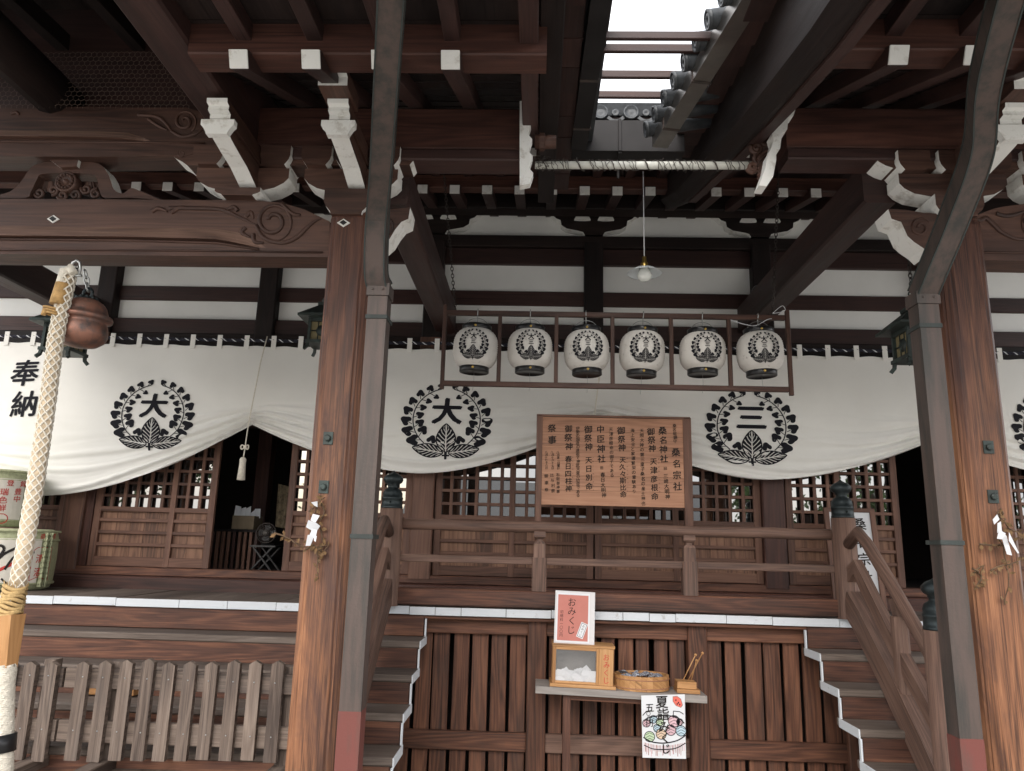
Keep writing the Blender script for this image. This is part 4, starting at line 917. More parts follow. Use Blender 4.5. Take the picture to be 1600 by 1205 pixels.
def tassel(gx, gz, label, drop=True):
    t = thing('tassel_cord', label, 'tassel', (gx, YC - .1, gz)); y = YC - .10
    b_ = MB(); b_.tube([(gx + .085, YC - .05, ZCT + .10), (gx + .06, y, ZCT - .2), (gx + .01, y, gz + .10), (gx, y, gz - .02)] + ([(gx - .01, y, gz - .25)] if drop else []), .0065, 6); b_.build('cord', ROPE, t)
    if drop:
        zz = gz - .25; b_ = MB()
        for s_ in (-1, 1): b_.tube([Vector((gx - .01, y, zz)) + Vector((s_ * .04 * math.sin(a), -.01, .022 * math.sin(2 * a))) for a in [math.pi * k / 10 for k in range(11)]], .007, 6)
        b_.lathe([(.014, -.02), (.02, 0), (.014, .02)], (gx - .01, y, zz), 10); b_.build('bow', ROPE, t)
        b_ = MB(); b_.tube([(gx - .01, y, zz), (gx - .015, y, zz - .10)], .007, 6); b_.lathe([(.0, -.10), (.022, -.105), (.033, -.125), (.030, -.16), (.040, -.33), (.0, -.335)], (gx - .018, y, zz), 14); b_.build('tassel', ROPE, t)
tassel(-2.936, 2.765, 'white cord with bow and tassel hanging at the curtain gather'); tassel(.585, 2.87, 'thin white cord down the curtain above the notice board', False)

# ================================================================== LANTERNS
rk = thing('lantern_rack', 'brown hanging frame with seven uprights holding six paper lanterns', 'rack', (.66, 6.2, 3.3))
YL = 6.2
xl0, xl1 = at(692, 545, YL).x, at(1232, 545, YL).x; zt_, zb_ = at(960, 493, YL).z, at(960, 604, YL).z
for z in (zt_, zb_): b_ = MB(); b_.box(xl0 + .02, xl1 - .02, YL - .02, YL + .02, z - .022, z + .022, .003); b_.build('rail', W_CARVE, rk)
for k in range(7):
    X = at((693, 780, 869, 957, 1049, 1140, 1233)[k], 550, YL).x; ed = k in (0, 6)
    b_ = MB(); b_.beam((X, YL, zb_ - (.05 if ed else -.02)), (X, YL, zt_ + (.07 if ed else -.02)), .034, .036, (0, 1, 0), .003); b_.build('upright', W_CARVE, rk)
def chain(b_, p, q, n=None, r=.0035, L=.045):
    p, q = Vector(p), Vector(q); d = q - p; n = n or max(3, int(d.length / (L * .72))); ax = d.normalized(); s1 = ax.cross(Vector((0, 1, 0))).normalized(); s2 = ax.cross(s1)
    for k in range(n):
        c = p + d * (k + .5) / n; sd = s1 if k % 2 else s2
        b_.tube([c + ax * (L / 2) * math.cos(a) + sd * L * .27 * math.sin(a) for a in [2 * math.pi * i / 10 for i in range(11)]], r, 5, cap=False)
for (ax_, ay_), (bx_, by_) in (((693, 262), (712, 490)), ((1217, 262), (1207, 492))):
    b_ = MB(); A_, B_ = at(ax_, ay_, 6.15), at(bx_, by_, YL); chain(b_, A_, B_); b_.build('chain', CHAIN, rk)
LPX = ((743, 515.5, 576), (828, 517, 577), (916.5, 519, 580), (1003, 520, 582), (1097.5, 522, 580), (1187.5, 521, 582))
LLAB = ('paper lantern nearest the left end of the hanging frame', 'second paper lantern from the left end of the frame', 'third lantern from the left with dark stains on its shoulder', 'fourth lantern from the left hung below the pendant lamp',
        'fifth lantern along the frame, last but one towards the right pillar', 'paper lantern at the right end by the loose white wire')
def lantern(i):
    xx, y0, y1 = LPX[i]; c = at(xx, (y0 + y1) / 2, YL); H = at(xx, y0, YL).z - at(xx, y1, YL).z; r = .196
    t = thing('paper_lantern', LLAB[i], 'lantern', c, 'paper lanterns in the hanging frame'); ry = random.uniform(-.25, .1)
    h = H / 2 - .01; ex = 3.0
    prof_r = lambda z: r * (1 - abs(z / (h * 1.20)) ** ex) ** (1 / 2.1)
    pf = []
    for k in range(35):
        z = -h + 2 * h * k / 34; pf.append((prof_r(z) - (.0045 if k % 2 else 0), z))
    b_ = MB(); b_.lathe(pf, c, 40); body = b_.build('paper_body', PAPER, t)
    for sg, nm in ((1, 'top_cap'), (-1, 'bottom_cap')):
        rr = prof_r(h) * .99
        b_ = MB(); b_.lathe([(rr * .9, sg * (h - .01)), (rr, sg * (h - .005)), (rr, sg * (h + .042)), (rr * .96, sg * (h + .046)), (rr * .93, sg * (h + .040)), (0, sg * (h + .036))], c, 28); cp = b_.build(nm, BLACK, t)
        b_ = MB(); a = ry * .6; b_.lathe([(.011, 0), (.010, .005), (0, .008)], c + Vector((rr * math.sin(a), -rr * math.cos(a), sg * (h + .02))), 10, 0, (math.sin(a), -math.cos(a), 0)); b_.build('brass_stud', BRASS, cp)
    b_ = MB(); b_.tube([c + Vector((.10 * math.cos(a), 0, h + .03 + .085 * math.sin(a))) for a in [math.pi * k / 12 for k in range(13)]], .0028, 5); b_.tube([c + Vector((0, -.005, h + .045)), c + Vector((0, -.005, h + .13)), c + Vector((0, -.028, zt_ - c.z + .01)), c + Vector((0, -.028, zt_ - c.z + .03)), c + Vector((0, .0, zt_ - c.z + .028))], .004, 5); b_.build('wire_handle', STEEL, t)
    def f(a, b):
        z = b * .142 + .010; q = a * .70 + ry * .7; rad = prof_r(z) + .0042
        return c + Vector((rad * math.sin(q), -rad * math.cos(q), z))
    b_ = MB(); crest(b_, '大三', f); b_.build('crest', INK, t, False)
    b_ = MB(); b_.tube([c + Vector((.0, 0, -h - .04)), c + Vector((.004, 0, -h - .13)), c + Vector((-.003, .003, -h - .20))], .0015, 4); b_.build('loose_thread', STEEL, t)
    t.rotation_euler = (random.uniform(-.03, .03), random.uniform(-.035, .035), random.uniform(-.08, .08))
for i in range(6): lantern(i)
b_ = MB(); b_.tube([at(*p, YL - .03) for p in smooth([(1142, 500), (1160, 506), (1180, 509), (1198, 500), (1206, 498)], 5)], .0035, 5); b_.tube([at(*p, YL - .03) for p in smooth([(1207, 490), (1222, 478), (1226, 486), (1208, 490)], 5)], .003, 5)
tag(b_.build('loose_wire', SHEET), 'thin white wire slung above the rightmost lantern', 'wire')
# pendant lamp
c = at(1007, 428, 5.9); t = thing('pendant_lamp', 'round milky bulb under an enamel shade on a long cord', 'lamp', c)
zc = at(1005, 268, 5.9); b_ = MB(); b_.tube([c + Vector((0, 0, .13)), zc], .0045, 6); b_.build('cord', SHEET, t)
b_ = MB(); b_.lathe([(.03, .055), (.05, .05), (.09, .035), (.143, .0), (.145, -.004), (.14, .0), (.088, .03), (.045, .04)], c + Vector((0, 0, .005)), 32); b_.build('shade', ENAMEL, t)
b_ = MB(); b_.lathe([(0, .15), (.018, .15), (.02, .10), (.03, .095), (.032, .06), (.03, .05)], c, 14); b_.build('socket', BRASS, t)
b_ = MB(); b_.lathe([(.03, .05), (.045, .03), (.058, .0), (.060, -.02), (.052, -.045), (.03, -.062), (0, -.068)], c + Vector((0, 0, -.0)), 24); b_.build('bulb', BULB, t)
# pipe with wire wound round it
t = thing('wire_wrapped_pipe', 'pale pipe wound with barbed wire between the two white beam ends', 'pipe', at(1008, 259, 4.6)); A_, B_ = at(836, 258, 4.55), at(1186, 259, 4.55)
b_ = MB(); b_.tube([A_, B_], .026, 16); b_.build('pipe', PIPE, t)
b_ = MB(); n = 150
for w_ in range(3): b_.tube([A_.lerp(B_, k / n) + Vector((random.uniform(-.008, .008), (.030 + .008 * random.random()) * math.cos(k * (.55 + .14 * w_) + w_ * 2), (.032 + .008 * random.random()) * math.sin(k * (.55 + .14 * w_) + w_ * 2))) for k in range(n + 1)], .0024, 4)
for k in range(46):
    p = A_.lerp(B_, random.random()); a = random.uniform(0, 6.28); p = p + Vector((0, .034 * math.cos(a), .034 * math.sin(a))); d = Vector((random.uniform(-1, 1), random.uniform(-1, 1), random.uniform(-1, 1))).normalized() * .018; b_.tube([p - d, p + d], .0018, 4)
for k in range(7): b_.tube([at(835 + random.uniform(-4, 10), 256, 4.53) + Vector((random.uniform(-.05, .10), random.uniform(-.02, .02), random.uniform(-.03, .07))) for q in range(5)], .002, 4)
b_.build('barbed_wire', WIRE, t)
# small floodlight
c = at(1186, 456, 7.55); t = thing('floodlight', 'small black floodlight on the post right of the lanterns', 'light fitting', c); b_ = MB(); b_.lathe([(0, .06), (.05, .06), (.075, .02), (.085, -.06), (.06, -.065), (0, -.06)], c, 16); b_.build('housing', BLACK, t); b_ = MB(); b_.tube([c + Vector((0, 0, -.06)), c + Vector((.02, .05, -.14)), c + Vector((.02, .12, -.14))], .012, 6); b_.build('bracket', BLACK, t)

# bronze lanterns
def bronze(cx, cy, Y, label, s=1.0):
    c = at(cx, cy, Y); t = thing('bronze_lantern', label, 'lantern', c, 'bronze hanging lanterns'); s *= .21
    sq = lambda r: [(-r, -r), (r, -r), (r, r), (-r, r)]
    V = lambda z: c + Vector((0, 0, z * s))
    b_ = MB(); b_.prism(V(.55), V(1.15), sq(1.0 * s), (0, 1, 0), prof1=sq(.30 * s)); b_.prism(V(.44), V(.55), sq(1.02 * s), (0, 1, 0)); b_.prism(V(1.15), V(1.3), sq(.34 * s), (0, 1, 0)); b_.lathe([(.2 * s, 1.3 * s), (.26 * s, 1.45 * s), (.1 * s, 1.7 * s), (0, 1.75 * s)], c, 12)
    b_.tube([V(1.85) + Vector((.13 * s * math.cos(a), 0, .13 * s * math.sin(a))) for a in [6.283 * k / 12 for k in range(13)]], .022 * s * 1.4, 6, cap=False); b_.build('roof', BRONZE, t)
    b_ = MB()
    for sx in (-1, 1):
        for sy in (-1, 1): b_.prism(V(-.62) + Vector((sx * .56 * s, sy * .56 * s, 0)), V(.45) + Vector((sx * .56 * s, sy * .56 * s, 0)), sq(.06 * s), (0, 1, 0)); b_.sweep([V(-.70) + Vector((sx * .58 * s, sy * .58 * s, 0)), V(-.9) + Vector((sx * .60 * s, sy * .60 * s, 0)), V(-1.05) + Vector((sx * .70 * s, sy * .70 * s, 0))], sq(.06 * s), (0, 1, 0))
    b_.prism(V(-.74), V(-.60), sq(.68 * s), (0, 1, 0)); b_.prism(V(.28), V(.45), sq(.60 * s), (0, 1, 0)); b_.build('frame', BRONZE, t)
    b_ = MB(); b_.prism(V(-.6), V(.28), sq(.50 * s), (0, 1, 0)); b_.build('paper_panes', plain_pane, t)
    b_ = MB()
    for ax_, fx in ((Vector((0, -1, 0)), Vector((1, 0, 0))), (Vector((-1, 0, 0)), Vector((0, 1, 0))), (Vector((1, 0, 0)), Vector((0, 1, 0)))):
        b_.lathe([(.26 * s, 0), (.26 * s, .03 * s), (0, .03 * s)], V(-.15) + ax_ * .50 * s, 14, 0, ax_)
        for q in (-.17, .17): b_.tube([V(-.6) + ax_ * .52 * s + fx * q * s, V(.28) + ax_ * .52 * s + fx * q * s], .025 * s, 4)
        b_.tube([V(-.15) + ax_ * .52 * s - fx * .5 * s, V(-.15) + ax_ * .52 * s + fx * .5 * s], .03 * s, 4)
    b_.build('grille', BRONZE, t)
    b_ = MB(); chain(b_, V(1.98), V(4.6), r=.004); b_.build('chain', CHAIN, t)
plain_pane = plain('amber_paper_pane', (.20, .165, .085), .6, 0, .1, 9)
bronze(103, 527, 6.3, 'bronze lantern half hidden behind the bell and rope'); bronze(508, 517, 6.2, 'bronze lantern peeping out left of the left pillar', .9); bronze(1432, 534, 5.2, 'bronze lantern with amber panes beside the right drainpipe', .92)

# ================================================================== BELL AND ROPE
c = at(131, 500, 4.52); t = thing('shrine_bell', 'round copper bell hanging under the carved beam', 'bell', c); r = .150
b_ = MB(); b_.lathe([(0, -.185), (.05, -.183), (.10, -.170), (.137, -.140), (.152, -.105), (.150, -.07), (.143, -.035), (.134, -.016), (.152, -.010), (.168, -.002), (.170, .010), (.166, .022), (.142, .030), (.135, .055), (.125, .085), (.105, .112), (.075, .130), (.066, .133)], c, 48); b_.build('body', BELLM, t)
b_ = MB(); b_.lathe([(.072, .128), (.066, .146), (.052, .150), (.03, .152), (0, .152)], c, 24); b_.tube([c + Vector((.030 * math.cos(a), 0, .182 + .034 * math.sin(a))) for a in [6.283 * k / 16 for k in range(17)]], .010, 8, cap=False)
for k in range(12): a = R(30 * k); b_.lathe([(.013, 0), (.008, .010), (0, .012)], c + Vector((.060 * math.cos(a), .060 * math.sin(a), .143)), 8, 0, (math.cos(a), math.sin(a), .6))
b_.build('crown', FINIAL, t)
b_ = MB(); chain(b_, c + Vector((0, 0, .20)), c + Vector((-.03, -.02, .33)), 3, .006, .06); b_.build('chain', STEEL, t)
rope = thing('bell_rope', 'thick cream braided bell rope in a white net with wooden grip', 'rope', at(60, 700, 4.36))
T = lambda x_, y_: at(x_, y_, 4.36 - .10 * (y_ - 410) / 800)
def braid(b_, pts, r, pitch, strands=6, m=0, rs=.35):
    pts = [Vector(p) for p in pts]; L = 0; pos = [0]
    for a, b in zip(pts, pts[1:]): L += (b - a).length; pos.append(L)
    n = int(L / pitch * 14)
    def P_(s):
        for k in range(len(pts) - 1):
            if s <= pos[k + 1] or k == len(pts) - 2: t_ = (s - pos[k]) / (pos[k + 1] - pos[k]); return pts[k].lerp(pts[k + 1], t_), (pts[k + 1] - pts[k]).normalized()
    for sgn in (1, -1):
        for q in range(strands):
            pp = []
            for i in range(n + 1):
                s = L * i / n; c_, d = P_(s); e1 = d.cross(Vector((0, 1, 0))).normalized(); e2 = d.cross(e1); a = sgn * 2 * math.pi * s / pitch / 1.0 + 2 * math.pi * q / strands
                pp.append(c_ + (e1 * math.cos(a) + e2 * math.sin(a)) * (r + .002 * math.sin(s / pitch * 12 * math.pi + (0 if sgn > 0 else math.pi))))
            b_.tube(pp, r * rs, 5, m)
path = [T(*p) for p in ((108, 428), (97, 480), (87, 530), (73, 640), (55, 760), (40, 850), (26, 925))]
b_ = MB(); b_.tube(path, [.030, .037, .038, .040, .043, .045, .045], 14); b_.build('rope_core', plain('tan_rope_core', (.58, .46, .32), .9, 0, .2, 30, .5, 120), rope)
b_ = MB(); braid(b_, path, .042, .34, 6, 0, .14); b_.build('white_net', ROPE, rope)
b_ = MB(); pth = [T(*p) for p in ((118, 430), (112, 420), (104, 424), (96, 450), (88, 475))]; b_.tube([p + Vector((.0, -.02, 0)) for p in pth], .028, 10); b_.build('rope_loop', ROPE, rope)
b_ = MB(); pts = [T(101, 445), T(93, 478)]; b_.tube([p + Vector((0, -.02, 0)) for p in pts], [.040, .048], 12)
for k in range(3): b_.tube([T(84, 484 + 4 * k) + Vector((.05 * math.cos(a), .05 * math.sin(a) - .01, -.008 * math.cos(a))) for a in [6.283 * q / 16 for q in range(17)]], .008, 6, cap=False)
b_.tube([T(80, 488) + Vector((0, -.06, 0)), T(77, 497) + Vector((0, -.06, 0))], .014, 8); b_.build('leather_wrap', plain('ochre_wrap', (.48, .29, .11), .7, 0, .25, 30, .3, 80), rope)
b_ = MB(); a_, c_ = T(112, 405), T(116, 428); b_.tube([c_ + Vector((-.028, 0, -.01)), c_ + Vector((-.030, 0, .04)), c_ + Vector((-.022, 0, .075)), c_ + Vector((.002, 0, .09)), c_ + Vector((.026, 0, .075)), c_ + Vector((.034, 0, .04)), c_ + Vector((.032, 0, -.01))], .009, 8); b_.tube([c_ + Vector((-.045, 0, -.012)), c_ + Vector((.05, 0, -.012))], .009, 8); b_.build('shackle', STEEL, rope)
b_ = MB()
for k in range(9):
    p = T(24 - k * 1.0, 918 + k * 5); b_.tube([p + Vector((.055 * math.cos(a), .055 * math.sin(a), .012 * math.sin(a * 2 + k))) for a in [6.283 * q / 18 for q in range(19)]], .0115, 6, cap=False)
for k in range(16): p = T(24, 920); a = random.uniform(0, 6.28); b_.tube([p + Vector((.05 * math.cos(a), .05 * math.sin(a), 0)), p + Vector((.062 * math.cos(a), .062 * math.sin(a), .03 + .02 * random.random()))], .002, 4)
b_.build('straw_binding', STRAW, rope)
b_ = MB(); p0, p1 = T(10, 962), T(4, 1045); hx = lambda r_: [(r_ * math.cos(R(60 * k + 18)), r_ * math.sin(R(60 * k + 18))) for k in range(6)]
b_.prism(p0, p1, hx(.098), (0, 1, 0), prof1=hx(.072)); bl = b_.build('wooden_grip', W_HONEY, rope)
b_ = MB(); e1 = (p1 - p0).normalized()
for k, ch in enumerate('奉納奉納'):
    u = .17 + k * .2; c_ = p0.lerp(p1, u); a = R(18 - 12) ; rr = (.098 + (.072 - .098) * u) * math.cos(R(30)) + .002
    nrm = Vector((math.cos(R(-48)), math.sin(R(-48)), 0)); tx = Vector((-nrm.y, nrm.x, 0))
    letter(b_, ch, 0, 0, .048, lambda a_, b_2: c_ + nrm * (rr + .004) + tx * a_ - e1 * b_2, 0, .0)
b_ = MB(); pts = [T(4, 1040), T(0, 1070), T(-2, 1140), T(-4, 1230)]; b_.tube(pts, [.058, .066, .066, .064], 14); braid(b_, pts, .064, .09, 8, 0, .17); b_.build('rope_tail', ROPE, rope)
b_ = MB(); b_.tube([T(-1, 1148), T(-3, 1176)], .084, 14); b_.build('black_band', BLACK, rope)

# ================================================================== NOTICE BOARD AND SIGNS
YN = 6.72
t = thing('notice_board', 'brown wooden notice board covered in columns of brush writing on the veranda', 'sign', (at(960, 720, YN).x, YN, ZF))
c0, c1, c2, c3 = at(842, 650, YN), at(1074, 654, YN), at(848, 788, YN), at(1073, 794, YN)
bx0, bx1, bz0, bz1 = .055, 1.345, 1.975, 2.775
b_ = MB(); nb = 6
for k in range(nb): b_.box(bx0, bx1, YN - .010, YN + .012, bz0 + (bz1 - bz0) * k / nb + .0007, bz0 + (bz1 - bz0) * (k + 1) / nb - .0007, .0015)
face = b_.build('face', W_BOARD, t)
for X, zb in ((bx0 - .022, ZF), (bx1 + .030, ZF)):
    b_ = MB(); b_.beam((X, YN + .01, zb), (X, YN + .01, bz1 + .012), .055 if X < .5 else .075, .06, (0, 1, 0), .004); b_.build('post', W_DOOR, t)
b_ = MB(); b_.box(bx0 - .05, bx1 + .06, YN - .02, YN + .035, bz1 + .002, bz1 + .022, .003); b_.build('top_rail', W_DOOR, t)
UX = lambda u: bx0 + (u - 108) / (1450 - 108) * (bx1 - bx0)
UZ = lambda v: bz1 - (v - 70) / (905 - 70) * (bz1 - bz0)
k_ = (bx1 - bx0) / (1450 - 108)
fN = lambda a, b: Vector((a, YN - .0135, b))
b_ = MB()
def col(txt, u, v0, v1, size, bold=.012):
    n = len(txt)
    for i, ch in enumerate(txt):
        if ch == ' ': continue
        v = v0 + (v1 - v0) * (i + .5) / n
        letter(b_, ch, UX(u + random.uniform(-3, 3) + 10 * i / n), UZ(v), size * k_ * random.uniform(.95, 1.05), fN, 0, bold, .14)
col('桑名総鎮守', 1362, 115, 300, 38); col('桑名宗社', 1370, 335, 760, 82, .02)
col('桑名神社', 1250, 140, 495, 80, .02); col('旧', 1268, 520, 565, 34); col('三崎大明神', 1275, 590, 830, 46, .015)
col('御祭神', 1140, 155, 395, 76, .02); col('天津彦根命', 1160, 440, 845, 70, .018)
col('天照大神の第三皇子桑名の産土神也', 1052, 165, 895, 41, .012)
col('海上安全と家運繁栄の霊験あり', 968, 165, 785, 40, .012)
col('御祭神', 860, 150, 395, 76, .02); col('天久々斯比命', 870, 440, 825, 64, .018)
col('天津彦根命の御子である', 762, 160, 640, 40, .012)
col('中臣神社', 665, 135, 510, 80, .022); col('旧', 676, 530, 570, 34); col('春日大明神', 685, 590, 830, 46, .015)
col('御祭神', 545, 145, 395, 76, .02); col('天日別命', 552, 440, 765, 68, .018)
col('伊勢の国造の遠祖で神武天皇の功臣である', 446, 160, 830, 38, .010)
col('御祭神', 358, 140, 395, 76, .02); col('春日四柱神', 360, 440, 785, 66, .018)
col('祭事', 200, 125, 350, 84, .022)
col('八月第一日曜日', 262, 400, 575, 28); col('石取御神事', 262, 605, 800, 34)
col('八月十六十七日', 208, 400, 575, 28); col('比与利祭', 212, 605, 800, 36)
col('八月十七十八日', 150, 400, 575, 28); col('御車祭', 155, 605, 800, 38)
for u, v in ((1210, 440), (915, 440), (595, 440), (402, 440)):
    for i in range(9): letter(b_, random.choice('のあねひこかしつみ'), UX(u + 3 * i / 9), UZ(v + 38 * i + 15), 15 * k_, fN, 0, .005)
b_.build('lettering', SUMI, t)
# white leaning board at the right
YB2 = 7.30
t = thing('name_board', 'tall white board with brush lettering leaning behind the right corner post', 'sign', (at(1345, 880, YB2).x, YB2, ZF))
x0, x1, z0, z1 = at(1300, 800, YB2).x, at(1366, 800, YB2).x, at(1345, 940, YB2).z, at(1345, 800, YB2).z
yy = lambda z: YB2 + (z - z0) * .12
b_ = MB(); b_.plate([(x0, z0), (x1, z0), (x1, z1), (x0, z1)], lambda a, b, d: Vector((a, d + yy(b), b)), 0, .012); b_.build('white_face', SHEET, t)
for X in (x0 - .02, x1 + .02): b_ = MB(); b_.beam((X, yy(ZF), ZF), (X, yy(z1 + .03), z1 + .03), .05, .035, (0, 1, 0)); b_.build('frame', W_DOOR, t)
b_ = MB(); b_.beam((x0 - .04, yy(z1 + .02), z1 + .02), (x1 + .04, yy(z1 + .02), z1 + .02), .035, .04); b_.build('frame', W_DOOR, t)
b_ = MB(); f = lambda a, b: Vector((a, yy(b) - .003, b)); c = at(1349, 816, YB2); column(b_, '桑名宗社', c.x, c.z + .045, .125, .165, f, 0, .02); column(b_, '三崎大明神', c.x - .185, c.z + .02, .085, .115, f, 0, .015); b_.build('lettering', SUMI, t)

# ================================================================== SHELF WITH FORTUNE SLIPS
YSH = 6.2
pa, pb = at(837, 1072, YSH), at(1105, 1088, YSH); tilt = math.atan2(pb.z - pa.z, pb.x - pa.x); pm = (pa + pb) / 2; hw = (pb - pa).length / 2
SH = Matrix.Translation(pm) @ Matrix.Rotation(-tilt, 4, 'Y')
def shp(u, v, w_): return SH @ Vector((u, v, w_))          # along the shelf, into depth, up from its front top edge
def shx(X): return (X - pm.x) / math.cos(tilt)
t = thing('wall_shelf', 'narrow silvered plank shelf on one thin leg against the slatted wall', 'shelf', pm)
def sbox(b_, u0, u1, v0, v1, w0, w1, c=.003, m=0):
    i = len(b_.v); b_.box(u0, u1, v0, v1, w0, w1, c, m); b_.v[i:] = [tuple(SH @ Vector(p)) for p in b_.v[i:]]
b_ = MB(); sbox(b_, -hw, hw, 0, .33, -.055, 0); b_.build('plank', W_GREY, t)
b_ = MB(); sbox(b_, -hw + .27, hw - .30, .06, .10, -.10, -.057); b_.build('batten', W_SLAT, t)
X = at(885, 1120, 6.28).x; b_ = MB(); b_.beam((X, 6.28, -.45), (X, 6.28, pm.z - .05), .062, .05, (0, 1, 0)); b_.build('leg', W_RISER, t)
# box of slips
u0, u1 = shx(at(862, 1050, 6.22).x), shx(at(958, 1050, 6.22).x); hb = .305; V0, V1 = .03, .27
t = thing('fortune_slip_box', 'glass fronted honey wood box full of white paper slips on the shelf', 'box', shp((u0 + u1) / 2, .15, 0))
um = u0 + (u1 - u0) * .735
b_ = MB(); sbox(b_, u0 - .015, u1 + .02, V0 - .02, V1 + .01, .001, .026); sbox(b_, u0 - .005, u1 + .008, V0 - .008, V1 + .005, hb, hb + .02); b_.build('base_and_lid', W_HONEY, t)
b_ = MB()
for a, b in ((u0, u0 + .028), (um - .008, um + .012)): sbox(b_, a, b, V0, V0 + .022, .027, hb)
sbox(b_, u0 + .028, um - .008, V0, V0 + .02, hb - .025, hb); sbox(b_, u0 + .028, um - .008, V0, V0 + .02, .027, .045); b_.build('front_frame', W_HONEY, t)
b_ = MB(); sbox(b_, um + .013, u1, V0 + .002, V0 + .02, .027, hb - .001); sbox(b_, u1 - .02, u1, V0 + .022, V1, .027, hb - .001); sbox(b_, u0, u0 + .02, V0 + .024, V1, .027, hb - .001); sbox(b_, u0 + .02, u1 - .02, V1 - .02, V1, .027, hb - .001); b_.build('panel', W_HONEY, t)
b_ = MB(); sbox(b_, u0 + .028, um - .008, V0 + .008, V0 + .011, .046, hb - .026, 0); b_.build('glass', CLEAR, t)
b_ = MB(); sbox(b_, u0 + .021, um, V1 - .05, V1 - .045, .03, hb - .01, 0); b_.build('grey_backing', plain('grey_backing', (.22, .21, .20), .8), t)
b_ = MB(); uc = (um + .013 + u1) / 2
for i, ch in enumerate('おみくじ'): letter(b_, ch, uc + .004 * (i % 2), hb - .065 - i * .058, .055, lambda a, b: shp(a, V0 - .001, b), 0, .008, .05)
b_.build('lettering', REDINK, t)
b_ = MB()
for k in range(58):
    u = random.uniform(u0 + .05, um - .04); w_ = .034 + random.random() ** 1.6 * .085; v = random.uniform(V0 + .02, V0 + .10); a = random.uniform(-.9, .9); sz = random.uniform(.018, .032)
    i = b_.add([shp(u + math.cos(a) * p * sz * 1.5 - math.sin(a) * q * sz, v + random.uniform(-.006, .006), max(.03, w_ + math.sin(a) * p * sz * 1.2 + math.cos(a) * q * sz)) for p, q in ((-1, -1), (1, -1), (1, 1), (-1, 1))]); b_.face((i, i + 1, i + 2, i + 3), [(0, 0)] * 4)
sl_ = b_.build('paper_slips', SHEET, t, False); sl_['kind'] = 'stuff'
# red card on top
t = thing('fortune_sign', 'salmon red card in a clear sleeve standing on the slip box', 'sign', shp(u0 + .12, .1, hb + .02)); ca, cb = shx(at(864, 980, 6.26).x), shx(at(921, 980, 6.26).x); h0, h1 = hb + .021, hb + .021 + .405
leanf = lambda v: (lambda a, b: shp(a, v + .05 + (b - h0) * .10, b))
b_ = MB(); b_.plate([(ca, h0), (cb + .03, h0), (cb + .03, h1), (ca, h1)], lambda a, b, d: shp(a, .05 + (b - h0) * .10 + d, b), .004, .008); b_.build('clear_sleeve', PLASTIC, t)
b_ = MB(); b_.poly([(ca + .012, h0 + .01), (cb - .012, h0 + .01), (cb - .012, h1 - .014), (ca + .012, h1 - .014)], leanf(.002), 0, False); b_.build('border', SHEET, t)
b_ = MB(); b_.poly([(ca + .024, h0 + .022), (cb - .024, h0 + .022), (cb - .024, h1 - .03), (ca + .024, h1 - .03)], leanf(.001), 0, False); b_.build('card', PINK, t)
b_ = MB(); cw = cb - ca
for i, ch in enumerate('おみくじ'): letter(b_, ch, ca + cw * .47, h1 - .085 - i * .072, .072, leanf(0), 0, .004, .05)
for i, ch in enumerate('初穂料一〇〇円'): letter(b_, ch, ca + cw * .19, h1 - .165 - i * .030, .028, leanf(0), 0, .0)
b_.build('lettering', SUMI, t)
b_ = MB(); cx_, cz_ = ca + cw * .76, h0 + .105; ro = lambda q: [(cx_ + a * math.cos(-.35) - b * math.sin(-.35), cz_ + a * math.sin(-.35) + b * math.cos(-.35)) for a, b in q]
b_.poly(ro([(-.028, -.06), (.028, -.06), (.028, .06), (-.028, .06)]), leanf(-.0005), 0, False)
b_.poly(ro([(-.022, -.054), (.022, -.054), (.022, .054), (-.022, .054)]), leanf(-.001), 1, False); b_.poly(ro([(-.019, -.051), (.019, -.051), (.019, .051), (-.019, .051)]), leanf(-.0015), 0, False)
for i, ch in enumerate('おみくじ'): q = ro([(0, .035 - .024 * i)])[0]; letter(b_, ch, q[0], q[1], .022, leanf(-.002), 1, 0, 0, 1, -.35)
b_.build('small_label', [SHEET, SUMI], t)
# round wooden tub with foil packets
cu = shx(at(1003, 1065, 6.33).x); tc = shp(cu, .155, 0); t = thing('wooden_tub', 'shallow round honey wood tub on the shelf', 'tub', tc); rr = .222; hh = .112
b_ = MB(); nS = 30
for k in range(nS):
    a0, a1 = 6.2832 * k / nS, 6.2832 * (k + 1) / nS - .004; am = (a0 + a1) / 2
    q = [Vector((math.cos(a) * rad, math.sin(a) * rad * .80, 0)) for rad in (rr, rr - .018) for a in (a0, a1)]
    i = b_.add([shp(cu, .17, .0) + p + Vector((0, 0, z)) for z in (.002, hh) for p in q]); ru = random.uniform(0, 40)
    for f_ in ((0, 1, 5, 4), (2, 6, 7, 3), (4, 5, 7, 6), (0, 4, 6, 2), (1, 3, 7, 5)): b_.face([i + z for z in f_], [(ru + b_.v[i + z][2], ru + .05 * z) for z in f_])
b_.build('staves', W_HONEY, t); b_ = MB(); i = b_.add([shp(cu, .17, .02) + Vector((math.cos(a) * rr * .95, math.sin(a) * rr * .76, 0)) for a in [6.2832 * k / 24 for k in range(24)]]); b_.face(range(i, i + 24), [(0, 0)] * 24); b_.build('tub_bottom', W_HONEY, t)
b_ = MB()
for z, in ((.022,), (.085,)): b_.tube([shp(cu, .17, z) + Vector((math.cos(a) * (rr + .001), math.sin(a) * (rr + .001) * .80, 0)) for a in [6.2832 * k / 40 for k in range(41)]], .004, 5, cap=False)
b_.build('hoop', W_BOARD, t)
